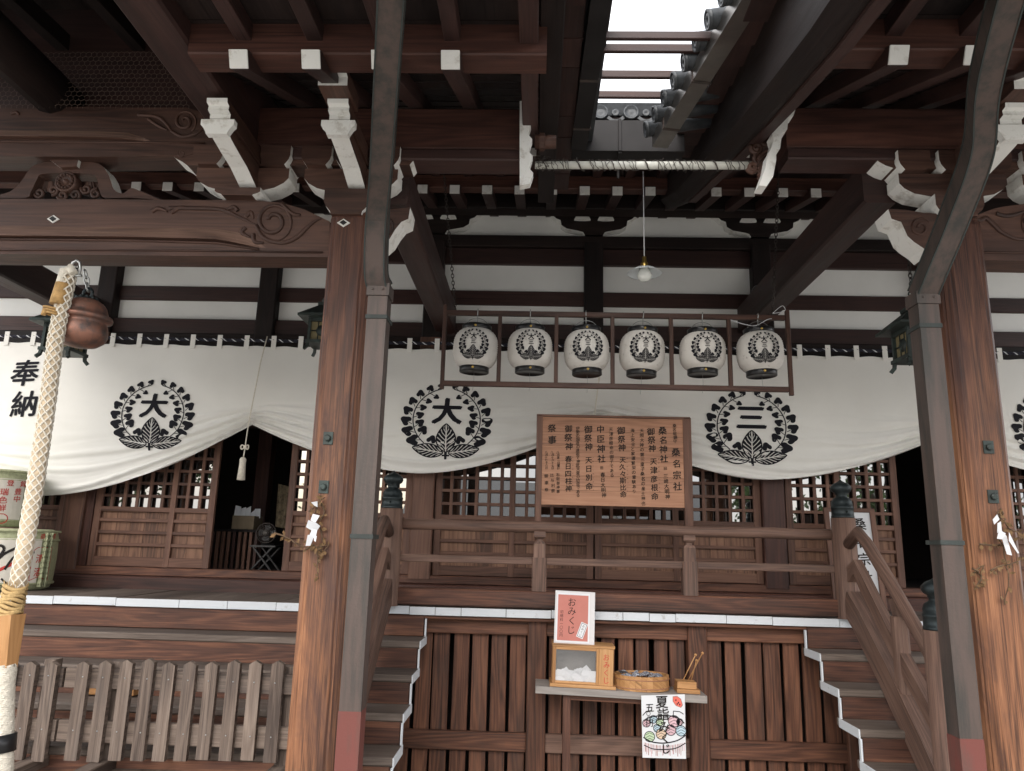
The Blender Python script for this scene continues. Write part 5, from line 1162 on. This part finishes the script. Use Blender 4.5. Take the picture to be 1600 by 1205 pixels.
for k in range(13):
    a = 2.4 * k; rad = .155 * math.sqrt((k + .5) / 13); p = shp(cu, .17, .085 + random.uniform(0, .03)) + Vector((math.cos(a) * rad * 1.15, math.sin(a) * rad * .85, 0)); b_ = MB(); s_ = random.uniform(.034, .048)
    pts = []
    for j in range(9):
        for i in range(9):
            u, v = i / 4 - 1, j / 4 - 1; hgt = .016 * (1 - u * u) * (1 - v * v) + random.uniform(-.005, .005); pts.append((u * s_, v * s_ * .8, hgt))
    M_ = Matrix.Rotation(random.uniform(0, 6), 4, 'Z') @ Matrix.Rotation(random.uniform(-.7, .7), 4, 'X') @ Matrix.Rotation(random.uniform(-.5, .5), 4, 'Y'); i0 = b_.add([p + M_ @ Vector(q) for q in pts])
    for j in range(8):
        for i in range(8): q = i0 + j * 9 + i; b_.face((q, q + 1, q + 10, q + 9), [(0, 0)] * 4)
    tag(b_.build('foil_packet', PACKET, None, False), 'small crinkled silvery packet heaped in the wooden tub', 'packet', 'silvery packets in the tub')
# stick holder
cu = shx(at(1074, 1075, 6.3).x); t = thing('stick_holder', 'two tier honey wood block holding thin round headed sticks', 'holder', shp(cu, .12, 0))
b_ = MB(); sbox(b_, cu - .09, cu + .09, .05, .22, .001, .032); b_.build('base_block', W_HONEY, t); b_ = MB(); sbox(b_, cu - .085, cu + .065, .07, .20, .033, .085); b_.build('top_block', W_HONEY, t)
for du, dw, dv, ln in ((-.03, .10, .0, .20), (.015, .115, .02, .215), (.05, .04, .06, .15)):
    b_ = MB(); p, q = shp(cu + du, .13 + dv, .085), shp(cu + du + dw, .13 + dv, .085 + ln); b_.tube([p, q], .0042, 6); b_.lathe([(0, -.012), (.010, -.007), (.012, 0), (.010, .007), (0, .012)], q, 10); b_.build('stick', W_HONEY, t)
# hand drawn poster hung from the shelf
YPO = 6.19
pz = lambda x_, y_: (at(x_, y_, YPO).x, at(x_, y_, YPO).z)
t = thing('drawn_poster', 'hand drawn white poster with red watermelon slice hanging below the tub', 'poster', at(1037, 1130, YPO))
q = [pz(1002, 1087), pz(1070, 1085), pz(1072, 1186), pz(1004, 1184)]
b_ = MB(); b_.plate(q, xz, YPO, YPO + .003); b_.build('sheet', SHEET, t)
lay = lambda n: (lambda a, b: Vector((a, YPO - .0012 * n, b)))
def stroke(b_, pts, w_, fn, m=0):
    for (xa, ya), (xb, yb2) in zip(pts, pts[1:]):
        l = math.hypot(xb - xa, yb2 - ya) or 1; nx, ny = -(yb2 - ya) / l * w_, (xb - xa) / l * w_; b_.poly([(xa - nx, ya - ny), (xb - nx, yb2 - ny), (xb + nx, yb2 + ny), (xa + nx, ya + ny)], fn, m, False)
cols = [('blue', BLUEPEN), ('pink', PINKPEN), ('green', GREENPEN), ('orange', ORANGEPEN)]
b_ = MB(); o_ = MB()
for cx_, cy_, rr_, m in ((1010, 1130, 6, 1), (1021, 1124, 6, 0), (1031, 1128, 6, 2), (1027, 1138, 6, 0), (1053, 1127, 9, 1), (1048, 1141, 8, 1), (1064, 1142, 8, 0), (1033, 1147, 8, 3), (1015, 1151, 8, 2), (1062, 1128, 5, 1)):
    cpt = pz(cx_, cy_); r_ = abs(pz(cx_ + rr_, cy_)[0] - cpt[0]); ci = [(cpt[0] + r_ * math.cos(6.283 * k / 18), cpt[1] + r_ * .95 * math.sin(6.283 * k / 18)) for k in range(19)]
    b_.poly(ci[:-1], lay(1 + m * .2), m); stroke(o_, ci, .0028, lay(2), 0)
    for s_ in (-.5, 0, .5): stroke(o_, [(cpt[0] - r_ * .8, cpt[1] + s_ * r_ - .01), (cpt[0], cpt[1] + s_ * r_ + .008), (cpt[0] + r_ * .8, cpt[1] + s_ * r_ - .006)], .0016, lay(2), 0)
b_.build('coloured_balls', [m for _, m in cols], t, False); o_.build('ball_outlines', INK, t, False)
b_ = MB(); stroke(b_, [pz(*p) for p in smooth([(1006, 1126), (1015, 1121), (1037, 1118), (1058, 1121), (1069, 1130)])], .0042, lay(3)); stroke(b_, [pz(*p) for p in smooth([(1005, 1152), (1018, 1159), (1038, 1161), (1058, 1157), (1071, 1149)])], .0042, lay(3)); stroke(b_, [pz(*p) for p in smooth([(1006, 1164), (1020, 1170), (1038, 1171), (1056, 1169), (1071, 1161)])], .0035, lay(3))
stroke(b_, [pz(*p) for p in smooth([(1004, 1118), (1010, 1112), (1018, 1110)])], .003, lay(3)); stroke(b_, [pz(1052, 1122), pz(1052, 1111), pz(1062, 1112), pz(1068, 1116)], .003, lay(3)); b_.build('bowl_outline', INK, t, False)
b_ = MB()
for k in range(34): x_ = 1006 + 64 * k / 34 + random.uniform(-.6, .6); y_ = 1160 + 5 * math.sin(math.pi * k / 34); stroke(b_, [pz(x_, y_), pz(x_ + random.uniform(-.8, .8), 1178 + random.uniform(-5, 4))], random.uniform(.0012, .0028), lay(1.5), 0 if k % 3 else 1)
b_.build('bowl_strokes', [BROWNPEN, PINKPEN], t, False)
b_ = MB(); wp = [pz(*p) for p in ((1051, 1088), (1058, 1087.5), (1064, 1092), (1067, 1102), (1064, 1106), (1056, 1103), (1051, 1096))]; b_.poly(wp, lay(1), 1); wi = [(a * .86 + pz(1058, 1097)[0] * .14, b * .86 + pz(1058, 1097)[1] * .14) for a, b in wp]; b_.poly(wi, lay(2), 0)
for p in ((1056, 1094), (1060, 1098), (1058, 1100), (1062, 1101)): cpt = pz(*p); b_.poly([(cpt[0] + .005 * math.cos(k), cpt[1] + .008 * math.sin(k)) for k in range(6)], lay(3), 2)
b_.build('watermelon', [plain('melon_red', (.75, .16, .12), .8, 0, .1), BROWNPEN, INK], t, False)
b_ = MB()
for ch, x_, y_, s_ in (('夏', 1034, 1097, .100), ('詣', 1036, 1116, .095), ('み', 1038, 1136, .090), ('く', 1039, 1153, .085), ('じ', 1041, 1170, .080)): q = pz(x_, y_); letter(b_, ch, q[0], q[1], s_, lay(4), 0, .02, .12)
for ch, x_, y_, s_ in (('五', 1015, 1106, .07), ('〇', 1013, 1115, .035), ('〇', 1014, 1122, .035), ('円', 1015, 1130, .06)): q = pz(x_, y_); letter(b_, ch, q[0], q[1], s_, lay(4), 0, .016, .12)
b_.build('lettering', SUMI, t, False)

# ================================================================== PICKET FENCE
YF = 5.1
t = thing('picket_fence', 'low grey picket fence standing in front of the left stairs', 'fence', (-2.5, YF, 0))
cent = [(8, -8), (41, 0), (74, 0), (124, 0), (159, 0), (192, 0), (226, 0), (259, 0), (292, 0), (326, 0), (361, 0), (395, 0), (430, 0)]
for k, (x_, _) in enumerate(cent):
    X = at(x_, 1110, YF).x; a, b = at(x_ + 6, 1034, YF), at(x_ - 6, 1188, YF); zt = a.z + random.uniform(-.012, .012)
    b_ = MB(); w_ = .041; z1 = b.z + random.uniform(-.01, .01)
    b_.plate([(X - w_, z1), (X + w_, z1), (X + w_, zt - .012), (X, zt + .012), (X - w_, zt - .012)], xz, YF - .03, YF + .01); 
    # grain runs up the picket
    b_.uv = [(v_, u_) for u_, v_ in b_.uv]
    pk = b_.build('picket', W_FENCE, t)
    c_ = MB()
    for z in (at(300, 1062, YF).z, at(300, 1146, YF).z): c_.lathe([(.005, 0), (.004, .003), (0, .004)], (X + random.uniform(-.01, .01), YF - .03, z), 8, 0, (0, -1, 0))
    c_.build('nail_heads', STEEL, pk)
xa, xb, xm = -4.2, at(462, 1060, YF).x, at(98, 1060, YF).x
for z, h in ((at(300, 1066, YF).z, .062), (at(300, 1150, YF).z, .066)):
    for p, q in ((xa, xm - .008), (xm + .008, xb)): b_ = MB(); b_.box(p, q, YF + .012, YF + .055, z - h, z + h, .004); b_.build('rail', W_FENCE, t)
for x_ in (58, 165, 440):
    X = at(x_, 1110, YF).x; zz = at(300, 1196, YF).z; b_ = MB(); b_.beam((X, YF + .10, zz), (X, YF + .10, at(300, 1040, YF).z), .075, .085, (0, 1, 0)); b_.build('post', W_FENCE, t)
    b_ = MB(); b_.box(X - .05, X + .05, YF - .32, YF + .40, zz - .07, zz, .005); b_.build('foot', W_FENCE, t)
b_ = MB(); zz = at(300, 1196, YF).z; b_.box(at(125, 1195, YF).x, xb, YF + .06, YF + .15, zz - .07 - .03, zz - .072 + .002, .005); b_.build('bottom_rail', W_FENCE, t)
zz = .05
# pale wooden box on the steps behind the fence
c0_, c1_ = at(138, 1046, 5.9), at(221, 1083, 5.9); t = thing('offertory_box', 'pale wooden box half seen on the steps behind the picket fence', 'box', (c0_ + c1_) / 2)
b_ = MB(); b_.box(c0_.x, c1_.x, 5.78, 5.92, c1_.z, c1_.z + .05, .004); b_.box(c0_.x, c1_.x, 5.78, 5.92, c0_.z - .05, c0_.z, .004); b_.box(c0_.x, c0_.x + .05, 5.78, 5.92, c1_.z + .05, c0_.z - .05, .004); b_.box(c1_.x - .05, c1_.x, 5.78, 5.92, c1_.z + .05, c0_.z - .05, .004); b_.build('frame', W_HONEY, t); b_ = MB(); b_.box(c0_.x + .05, c1_.x - .05, 5.84, 5.92, c1_.z + .05, c0_.z - .05, .001); b_.build('front_panel', W_BOARD, t)

# ================================================================== SAKE BARRELS
def barrel(cx, cy, cz, r, h, label, texts):
    t = thing('sake_barrel', label, 'barrel', (cx, cy, cz), 'straw wrapped sake barrels'); c = (cx, cy, cz)
    pf = [(r * .86, 0), (r * .95, .02), (r, .08), (r * 1.02, h * .5), (r, h - .08), (r * .95, h - .02), (r * .84, h), (0, h)]
    b_ = MB(); b_.lathe(pf, c, 40); b_.build('straw_wrap', STRAWG, t)
    f = lambda a, b: Vector((cx + (r * 1.02 + .006) * math.sin(a), cy - (r * 1.02 + .006) * math.cos(a), cz + b))
    b_ = MB(); n = 24
    for k in range(n): a0, a1 = -1.5 + 2.75 * k / n, -1.5 + 2.75 * (k + 1) / n; b_.flat([(a0, .07), (a1, .07), (a1, h - .09), (a0, h - .09)], [(0, 1, 2, 3)], f)
    b_.build('printed_mat', plain('printed_mat', (.66, .62, .54), .85, 0, .06, 12, .2, 150), t, False)
    b_ = MB()
    for z in (h - .10, h - .02, .06): b_.tube([Vector((cx, cy, cz + z)) + Vector((math.sin(a), -math.cos(a), 0)) * r * 1.01 for a in [6.283 * k / 40 for k in range(41)]], .012, 6, cap=False)
    for a0 in (1.35, 1.5):
        for ph in (0, 3.14): b_.tube([Vector((cx + (r * 1.05) * math.sin(a0), cy - r * 1.05 * math.cos(a0), cz + .03 + (h - .06) * k / 40)) + Vector((.011 * math.cos(k * .8 + ph), -.011, 0)) * 1 for k in range(41)], .011, 6)
    b_.build('straw_rope', STRAWG, t)
    f2 = lambda a, b: f(a, b) + Vector((.003 * math.sin(a), -.003 * math.cos(a), 0))
    for nm, mat, lst in (('black_lettering', SUMI, texts[0]), ('red_lettering', REDINK, texts[1])):
        b_ = MB()
        for ch, a, z, s_ in lst: letter(b_, ch, 0, 0, s_, lambda p, q: f2(a + p / r, z + q), 0, .014)
        if mat is REDINK and len(texts) > 2:
            for pts, w_ in texts[2]:
                for (xa, ya), (xb, yb2) in zip(pts, pts[1:]):
                    l = math.hypot((xb - xa) * r, yb2 - ya) or 1; nx, ny = -(yb2 - ya) / l * w_ / r, (xb - xa) * r / l * w_; b_.flat([(xa - nx, ya - ny), (xb - nx, yb2 - ny), (xb + nx, yb2 + ny), (xa + nx, ya + ny)], [(0, 1, 2, 3)], f2)
        if mat is SUMI and len(texts) > 3:
            for pts, w_ in texts[3]:
                for k, ((xa, ya), (xb, yb2)) in enumerate(zip(pts, pts[1:])):
                    l = math.hypot((xb - xa) * r, yb2 - ya) or 1; nx, ny = -(yb2 - ya) / l * w_ / r, (xb - xa) * r / l * w_; b_.flat([(xa - nx, ya - ny), (xb - nx, yb2 - ny), (xb + nx, yb2 + ny), (xa + nx, ya + ny)], [(0, 1, 2, 3)], f2)
        b_.build(nm, mat, t, False)
bc = Vector((at(14, 880, 7.1).x, 7.1, ZF + .004)); hB = at(30, 826, 6.8).z - bc.z; xr = at(75, 870, 7.1).x; rB = xr - bc.x + .01
ph = lambda x_: math.asin(max(-1, min(1, (at(x_, 870, 6.8).x - bc.x) / (rB * 1.02))))
barrel(bc.x, bc.y, bc.z, rB, hB, 'lower straw wrapped sake barrel with large brush strokes by the bell rope', ([], [('清', ph(42), hB * .52, .085), ('酒', ph(42), hB * .30, .085), ('商', ph(42), hB - .065, .06), ('標', ph(49), hB - .065, .06)],
    [([(ph(37), hB * .16), (ph(37), hB * .64), (ph(40), hB * .70), (ph(46), hB * .70), (ph(49), hB * .64), (ph(49), hB * .16), (ph(42), hB * .22), (ph(37), hB * .16)], .003), ([(ph(-4), hB * .22), (ph(8), hB * .33), (ph(22), hB * .44)], .014)],
    [(smooth([(ph(-6), hB * .58), (ph(4), hB * .72), (ph(10), hB * .66), (ph(4), hB * .50), (ph(12), hB * .60), (ph(24), hB * .70)]), .012), (smooth([(ph(14), hB * .34), (ph(22), hB * .55), (ph(30), hB * .60), (ph(38), hB * .62)]), .010), (smooth([(ph(12), hB * .2), (ph(20), hB * .12), (ph(28), hB * .22)]), .008)]))
b2_ = Vector((at(-8, 780, 7.1).x, 7.1, bc.z + hB + .012)); hU = at(20, 733, 6.85).z - b2_.z; rU = at(48, 790, 7.1).x - b2_.x
ph = lambda x_: math.asin(max(-1, min(1, (at(x_, 790, 6.85).x - b2_.x) / (rU * 1.02))))
barrel(b2_.x, b2_.y, b2_.z, rU, hU, 'upper straw wrapped sake barrel with red and black writing', ([(c_, ph(26), hU - .10 - k * .062, .062) for k, c_ in enumerate('奉納㈱宮崎本店')], [(c_, ph(14.5), hU * .62 - k * .07, .065) for k, c_ in enumerate('豊中')] + [(c_, ph(4), hU * .60 - k * .075, .07) for k, c_ in enumerate('瑞色鮮')] + [('登', ph(8), hU - .13, .06), ('録', ph(17), hU - .13, .06)],
    [([(ph(5) + .14 * math.cos(k * .6283), hU * .14 + .045 * math.sin(k * .6283)) for k in range(11)], .004)]))

# ================================================================== THINGS INSIDE THE DOORWAY
YI = 8.35
p = at(345, 825, YI); q = at(400, 890, YI); t = thing('slatted_stand', 'low dark slatted stand just inside the open doorway', 'stand', (p.x, YI, 1.275)); ztp = at(370, 827, YI).z
b_ = MB(); b_.box(at(326, 827, YI).x, at(402, 827, YI).x, YI - .02, YI + .45, ztp - .03, ztp, .004); b_.build('top', W_SOOT, t)
for k in range(9): X = at(330 + 8.6 * k, 860, YI).x; b_ = MB(); b_.beam((X, YI, 1.275), (X, YI, ztp - .03), .035, .03, (0, 1, 0)); b_.build('slat', W_DOOR if k % 4 else W_RED, t)
a, b = at(359, 824, YI), at(395, 806, YI); t = thing('cardboard_box', 'open cardboard box with white papers sticking out on the dark stand', 'box', (a + b) / 2)
b_ = MB(); b_.box(a.x, b.x, YI + .05, YI + .32, ztp + .002, b.z, .003); b_.build('carton', CARD, t); b_ = MB()
for k in range(5): X = a.x + .03 + k * .045; b_.plate([(X - .03, b.z - .02), (X + .05, b.z - .02), (X + .045, b.z + random.uniform(.05, .13)), (X - .02, b.z + random.uniform(.02, .12))], xz, YI + .08 + .03 * k, YI + .083 + .03 * k)
b_.build('papers', SHEET, t, False)
cF = at(417, 833, 8.1); t = thing('electric_fan', 'small dark electric fan on a folding stand in the doorway', 'fan', (cF.x, 8.1, 1.275)); rf = .105
b_ = MB()
for k in range(4): b_.tube([cF + Vector((rf * (1 - .22 * k) * math.cos(a), -.02 - .008 * k, rf * (1 - .22 * k) * math.sin(a))) for a in [6.283 * q / 28 for q in range(29)]], .0035 if k else .007, 5, cap=False)
for k in range(28): a = 6.283 * k / 28; b_.tube([cF + Vector((.02 * math.cos(a), -.05, .02 * math.sin(a))), cF + Vector((rf * math.cos(a), -.02, rf * math.sin(a)))], .0015, 4)
b_.build('cage', CHAIN, t); b_ = MB()
for k in range(4):
    a = 1.571 * k; b_.plate([(.02, -.01), (.06, -.045), (.09, -.02), (.085, .03), (.03, .02)], lambda u, v, d, a=a: cF + Vector((u * math.cos(a) - v * math.sin(a), d + v * .3, u * math.sin(a) + v * math.cos(a))), 0, .003)
b_.build('blades', plain('smoky_blades', (.10, .10, .10), .4), t); b_ = MB(); b_.lathe([(0, .058), (.028, .055), (.03, .02), (.045, -.03), (.04, -.12), (0, -.13)], cF, 16, 0, (0, -1, 0)); b_.build('motor', plain('grey_motor', (.10, .09, .08), .5), t)
b_ = MB(); zs = at(417, 852, 8.1).z; b_.tube([cF + Vector((0, .05, 0)), (cF.x, 8.15, zs)], .014, 8); b_.lathe([(.07, 0), (.06, .02), (0, .025)], (cF.x, 8.15, zs), 16); b_.build('stem', BLACK, t)
t = thing('folding_stand', 'black folding stand with crossed legs under the fan', 'stand', (cF.x, 8.1, 1.275)); b_ = MB(); b_.box(cF.x - .14, cF.x + .14, 8.0, 8.30, zs - .02, zs - .002, .004); b_.build('top', BLACK, t)
for y in (8.02, 8.27):
    for s_ in (-1, 1): b_ = MB(); b_.beam((cF.x - .12 * s_, y + .01 * s_, 1.275), (cF.x + .10 * s_, y + .01 * s_, zs - .02), .022, .022); b_.build('leg', BLACK, t)
YD = 8.7; b_ = MB(); pts = [at(435, 756, YD), at(457, 762, YD), at(447, 826, YD), at(430, 823, YD)]
for k in range(12): u0, u1 = k / 12, (k + 1) / 12; A_, B_, C_, D_ = pts[0].lerp(pts[1], u0), pts[0].lerp(pts[1], u1), pts[3].lerp(pts[2], u1), pts[3].lerp(pts[2], u0); w0, w1 = Vector((0, .012 * math.sin(k * 1.3), 0)), Vector((0, .012 * math.sin((k + 1) * 1.3), 0)); i = b_.add([A_ + w0, B_ + w1, C_ + w1, D_ + w0]); b_.face((i, i + 1, i + 2, i + 3), [(0, 0)] * 4, 0, True)
tag(b_.build('hanging_cloth', plain('faded_cloth', (.24, .19, .12), .9, 0, .4, 22), None, False), 'faded patterned cloth hanging inside the open doorway', 'cloth')

# ================================================================== PAPER STREAMERS ON DRY TWIGS
def shide(cx, cy, label, pts, twigs, Y=YP - .02, seed=3):
    rnd = random.Random(seed); c = at(cx, cy, Y); t = thing('dry_branch', label, 'branch', c)
    b_ = MB(); l_ = MB()
    for tw in twigs:
        pp = [at(x_, y_, Y) + Vector((0, rnd.uniform(-.03, .0), 0)) for x_, y_ in smooth(tw, 4)]; b_.tube(pp, [.006 * (1 - .6 * k / len(pp)) for k in range(len(pp))], 5)
        for k in range(1, len(pp), 2):
            for q in range(2):
                a = rnd.uniform(0, 6.28); ln = rnd.uniform(.02, .045); d = Vector((math.cos(a), rnd.uniform(-.7, .1), math.sin(a) - .3)).normalized(); sd = d.cross(Vector((rnd.uniform(-1, 1), 1, rnd.uniform(-1, 1)))).normalized() * ln * .3; p = pp[k]
                i = l_.add([p, p + d * ln * .5 + sd, p + d * ln, p + d * ln * .5 - sd]); l_.face((i, i + 1, i + 2, i + 3), [(0, 0)] * 4)
    b_.build('twigs', TWIG, t); l_.build('dry_leaves', LEAFDRY, t, False)
    for k, st in enumerate(pts):
        b_ = MB(); b_.plate([(p.x, p.z) for p in (at(x_, y_, Y - .05) for x_, y_ in st)], lambda a, b, d, k=k, mx=sum(at(x_, y_, Y - .05).x for x_, y_ in st) / len(st): Vector((a, d - .010 * k + (.75 if k % 2 else -.55) * (a - mx) + .25 * (mx - c.x), b)), Y - .052, Y - .051); b_.build('paper_streamer', SHEET, t)
shide(491, 830, 'dry twigs with a white zigzag paper streamer tied to the left pillar',
      [[(488, 803), (501, 806), (493, 817), (484, 813)], [(484, 813), (494, 817), (499, 822), (493, 833), (481, 824)], [(489, 826), (498, 829), (495, 841), (482, 840)], [(484, 836), (493, 836), (487, 853), (481, 853)], [(493, 836), (498, 838), (496, 847), (493, 845)], [(491, 786), (499, 784), (499, 793), (495, 791)]],
      [[(503, 775), (498, 790), (488, 815), (485, 850)], [(500, 782), (507, 800), (500, 820), (506, 850), (498, 870)], [(485, 800), (494, 790), (508, 778)], [(430, 833), (450, 840), (470, 852), (490, 856), (512, 852)], [(478, 860), (492, 852), (505, 862), (515, 850)], [(498, 856), (497, 880), (498, 905)]], seed=4)
shide(1562, 840, 'dry twigs with a torn white paper streamer tied to the right pillar',
      [[(1550, 812), (1555, 804), (1558, 812), (1552, 820)], [(1553, 818), (1563, 815), (1565, 833), (1551, 833)], [(1558, 824), (1568, 838), (1575, 868), (1569, 866)], [(1568, 832), (1594, 864), (1590, 865), (1566, 845)], [(1552, 828), (1560, 834), (1556, 843), (1550, 842)]],
      [[(1560, 795), (1566, 812), (1558, 835), (1568, 870), (1572, 905), (1568, 945)], [(1530, 850), (1548, 852), (1570, 848), (1600, 832)], [(1520, 895), (1532, 885), (1528, 905), (1522, 918)], [(1545, 892), (1560, 884), (1580, 880), (1600, 868)], [(1556, 800), (1570, 822), (1590, 835), (1600, 850)], [(1518, 888), (1530, 900), (1526, 920)]], seed=9)

# ================================================================== WIRE NETTING under the gable ceiling
YNT = 4.36
b_ = MB(); hx_ = .022; ww = .0013
x0, x1, z0, z1 = at(-30, 120, YNT).x, at(300, 120, YNT).x, at(100, 167, YNT).z, at(100, 80, YNT).z
r_ = 0; z = z0
while z < z1:
    x = x0 + (hx_ * .866 if r_ % 2 else 0)
    while x < x1:
        edge = at(180 + 0, 0, YNT).x
        p = [Vector((x + hx_ * math.sin(R(a)), YNT + .006 * math.sin(x * 3), z + hx_ * math.cos(R(a)))) for a in (120, 60, 0, -60)]
        b_.tube(p, ww, 3, cap=False); x += 2 * hx_ * .866
    z += 1.5 * hx_; r_ += 1
tag(b_.build('wire_netting', NET), 'hexagonal wire netting stretched across the dark gable above the left beam', 'netting')

# ================================================================== PLACE BEHIND THE CAMERA (seen in the window panes)
t = thing('boundary_wall', 'white plaster wall with grey tile coping across the yard', 'wall', (0, -13, 0))
b_ = MB(); b_.box(-22, 22, -13.2, -12.95, -.45, 2.0, .01); b_.build('wall', PLASTER, t); b_ = MB(); b_.box(-22, 22, -13.5, -12.65, 2.0, 2.12, .02); b_.beam((-22, -13.07, 2.2), (22, -13.07, 2.2), .25, .2); b_.build('coping', TILE, t)
def house(x0, x1, y, h, label, wallm):
    t = thing('timber_building', label, 'building', ((x0 + x1) / 2, y, 0)); b_ = MB(); b_.box(x0, x1, y - 5, y, -.45, h, .01); b_.build('wall', wallm, t)
    b_ = MB(); b_.prism((x0 - .8, y - 2.5, h), (x1 + .8, y - 2.5, h), [(-3.6, 0), (3.6, 0), (.2, 1.9), (-.2, 1.9)]); b_.build('roof', TILE, t)
    for k in range(int((x1 - x0) / 1.5)):
        b_ = MB(); X = x0 + .8 + 1.5 * k; b_.box(X - .45, X + .45, y + .01, y + .05, .4, h - .8, .01); b_.build('window', DARKROOM, t)
house(-4.5, 2.2, -15, 2.5, 'white walled hall with dark windows across the yard', PLASTER); house(4.5, 7.5, -18, 2.8, 'brown timber hall with tiled roof across the yard', W_DOOR)
def tree(x, y, h, r, label, n=2600, seed=1):
    rnd = random.Random(seed); t = thing('garden_tree', label, 'tree', (x, y, -.45)); b_ = MB(); b_.tube([(x, y, -.45), (x + .1, y, h * .35), (x, y + .1, h * .7)], [.22, .16, .06], 8)
    cl = []
    for k in range(11):
        a = rnd.uniform(0, 6.28); q = Vector((x + r * .7 * math.cos(a) * rnd.random() ** .5, y + r * .7 * math.sin(a) * rnd.random() ** .5, h * rnd.uniform(.45, .95))); cl.append(q); b_.tube([(x, y, h * .4), q], [.07, .02], 6)
    b_.build('trunk', BARK, t); l_ = MB()
    for k in range(n):
        c = rnd.choice(cl); p = c + Vector((rnd.gauss(0, r * .24), rnd.gauss(0, r * .24), rnd.gauss(0, r * .2))); a = Vector((rnd.uniform(-1, 1), rnd.uniform(-1, 1), rnd.uniform(-1, 1))).normalized() * .13; b = a.cross(Vector((rnd.uniform(-1, 1), rnd.uniform(-1, 1), rnd.uniform(-1, 1)))).normalized() * .07
        i = l_.add([p - a, p + b, p + a, p - b]); l_.face((i, i + 1, i + 2, i + 3), [(0, 0)] * 4)
    l_.build('crown', LEAF, t, False)
tree(12.0, -11.5, 5.4, 2.2, 'bushy green tree at the right of the yard', 1500, seed=2); tree(8.4, -12.2, 4.2, 1.5, 'small green tree right of the yard gate', 900, seed=3); tree(-15, -11, 7.5, 3.2, 'broad dark tree at the left of the yard', 3600, 4); tree(-11.5, -12, 6.5, 2.6, 'green tree left of the white hall', seed=5); tree(15.5, -12, 5.0, 2.0, 'green tree far right beside the yard wall', 1500, seed=6)
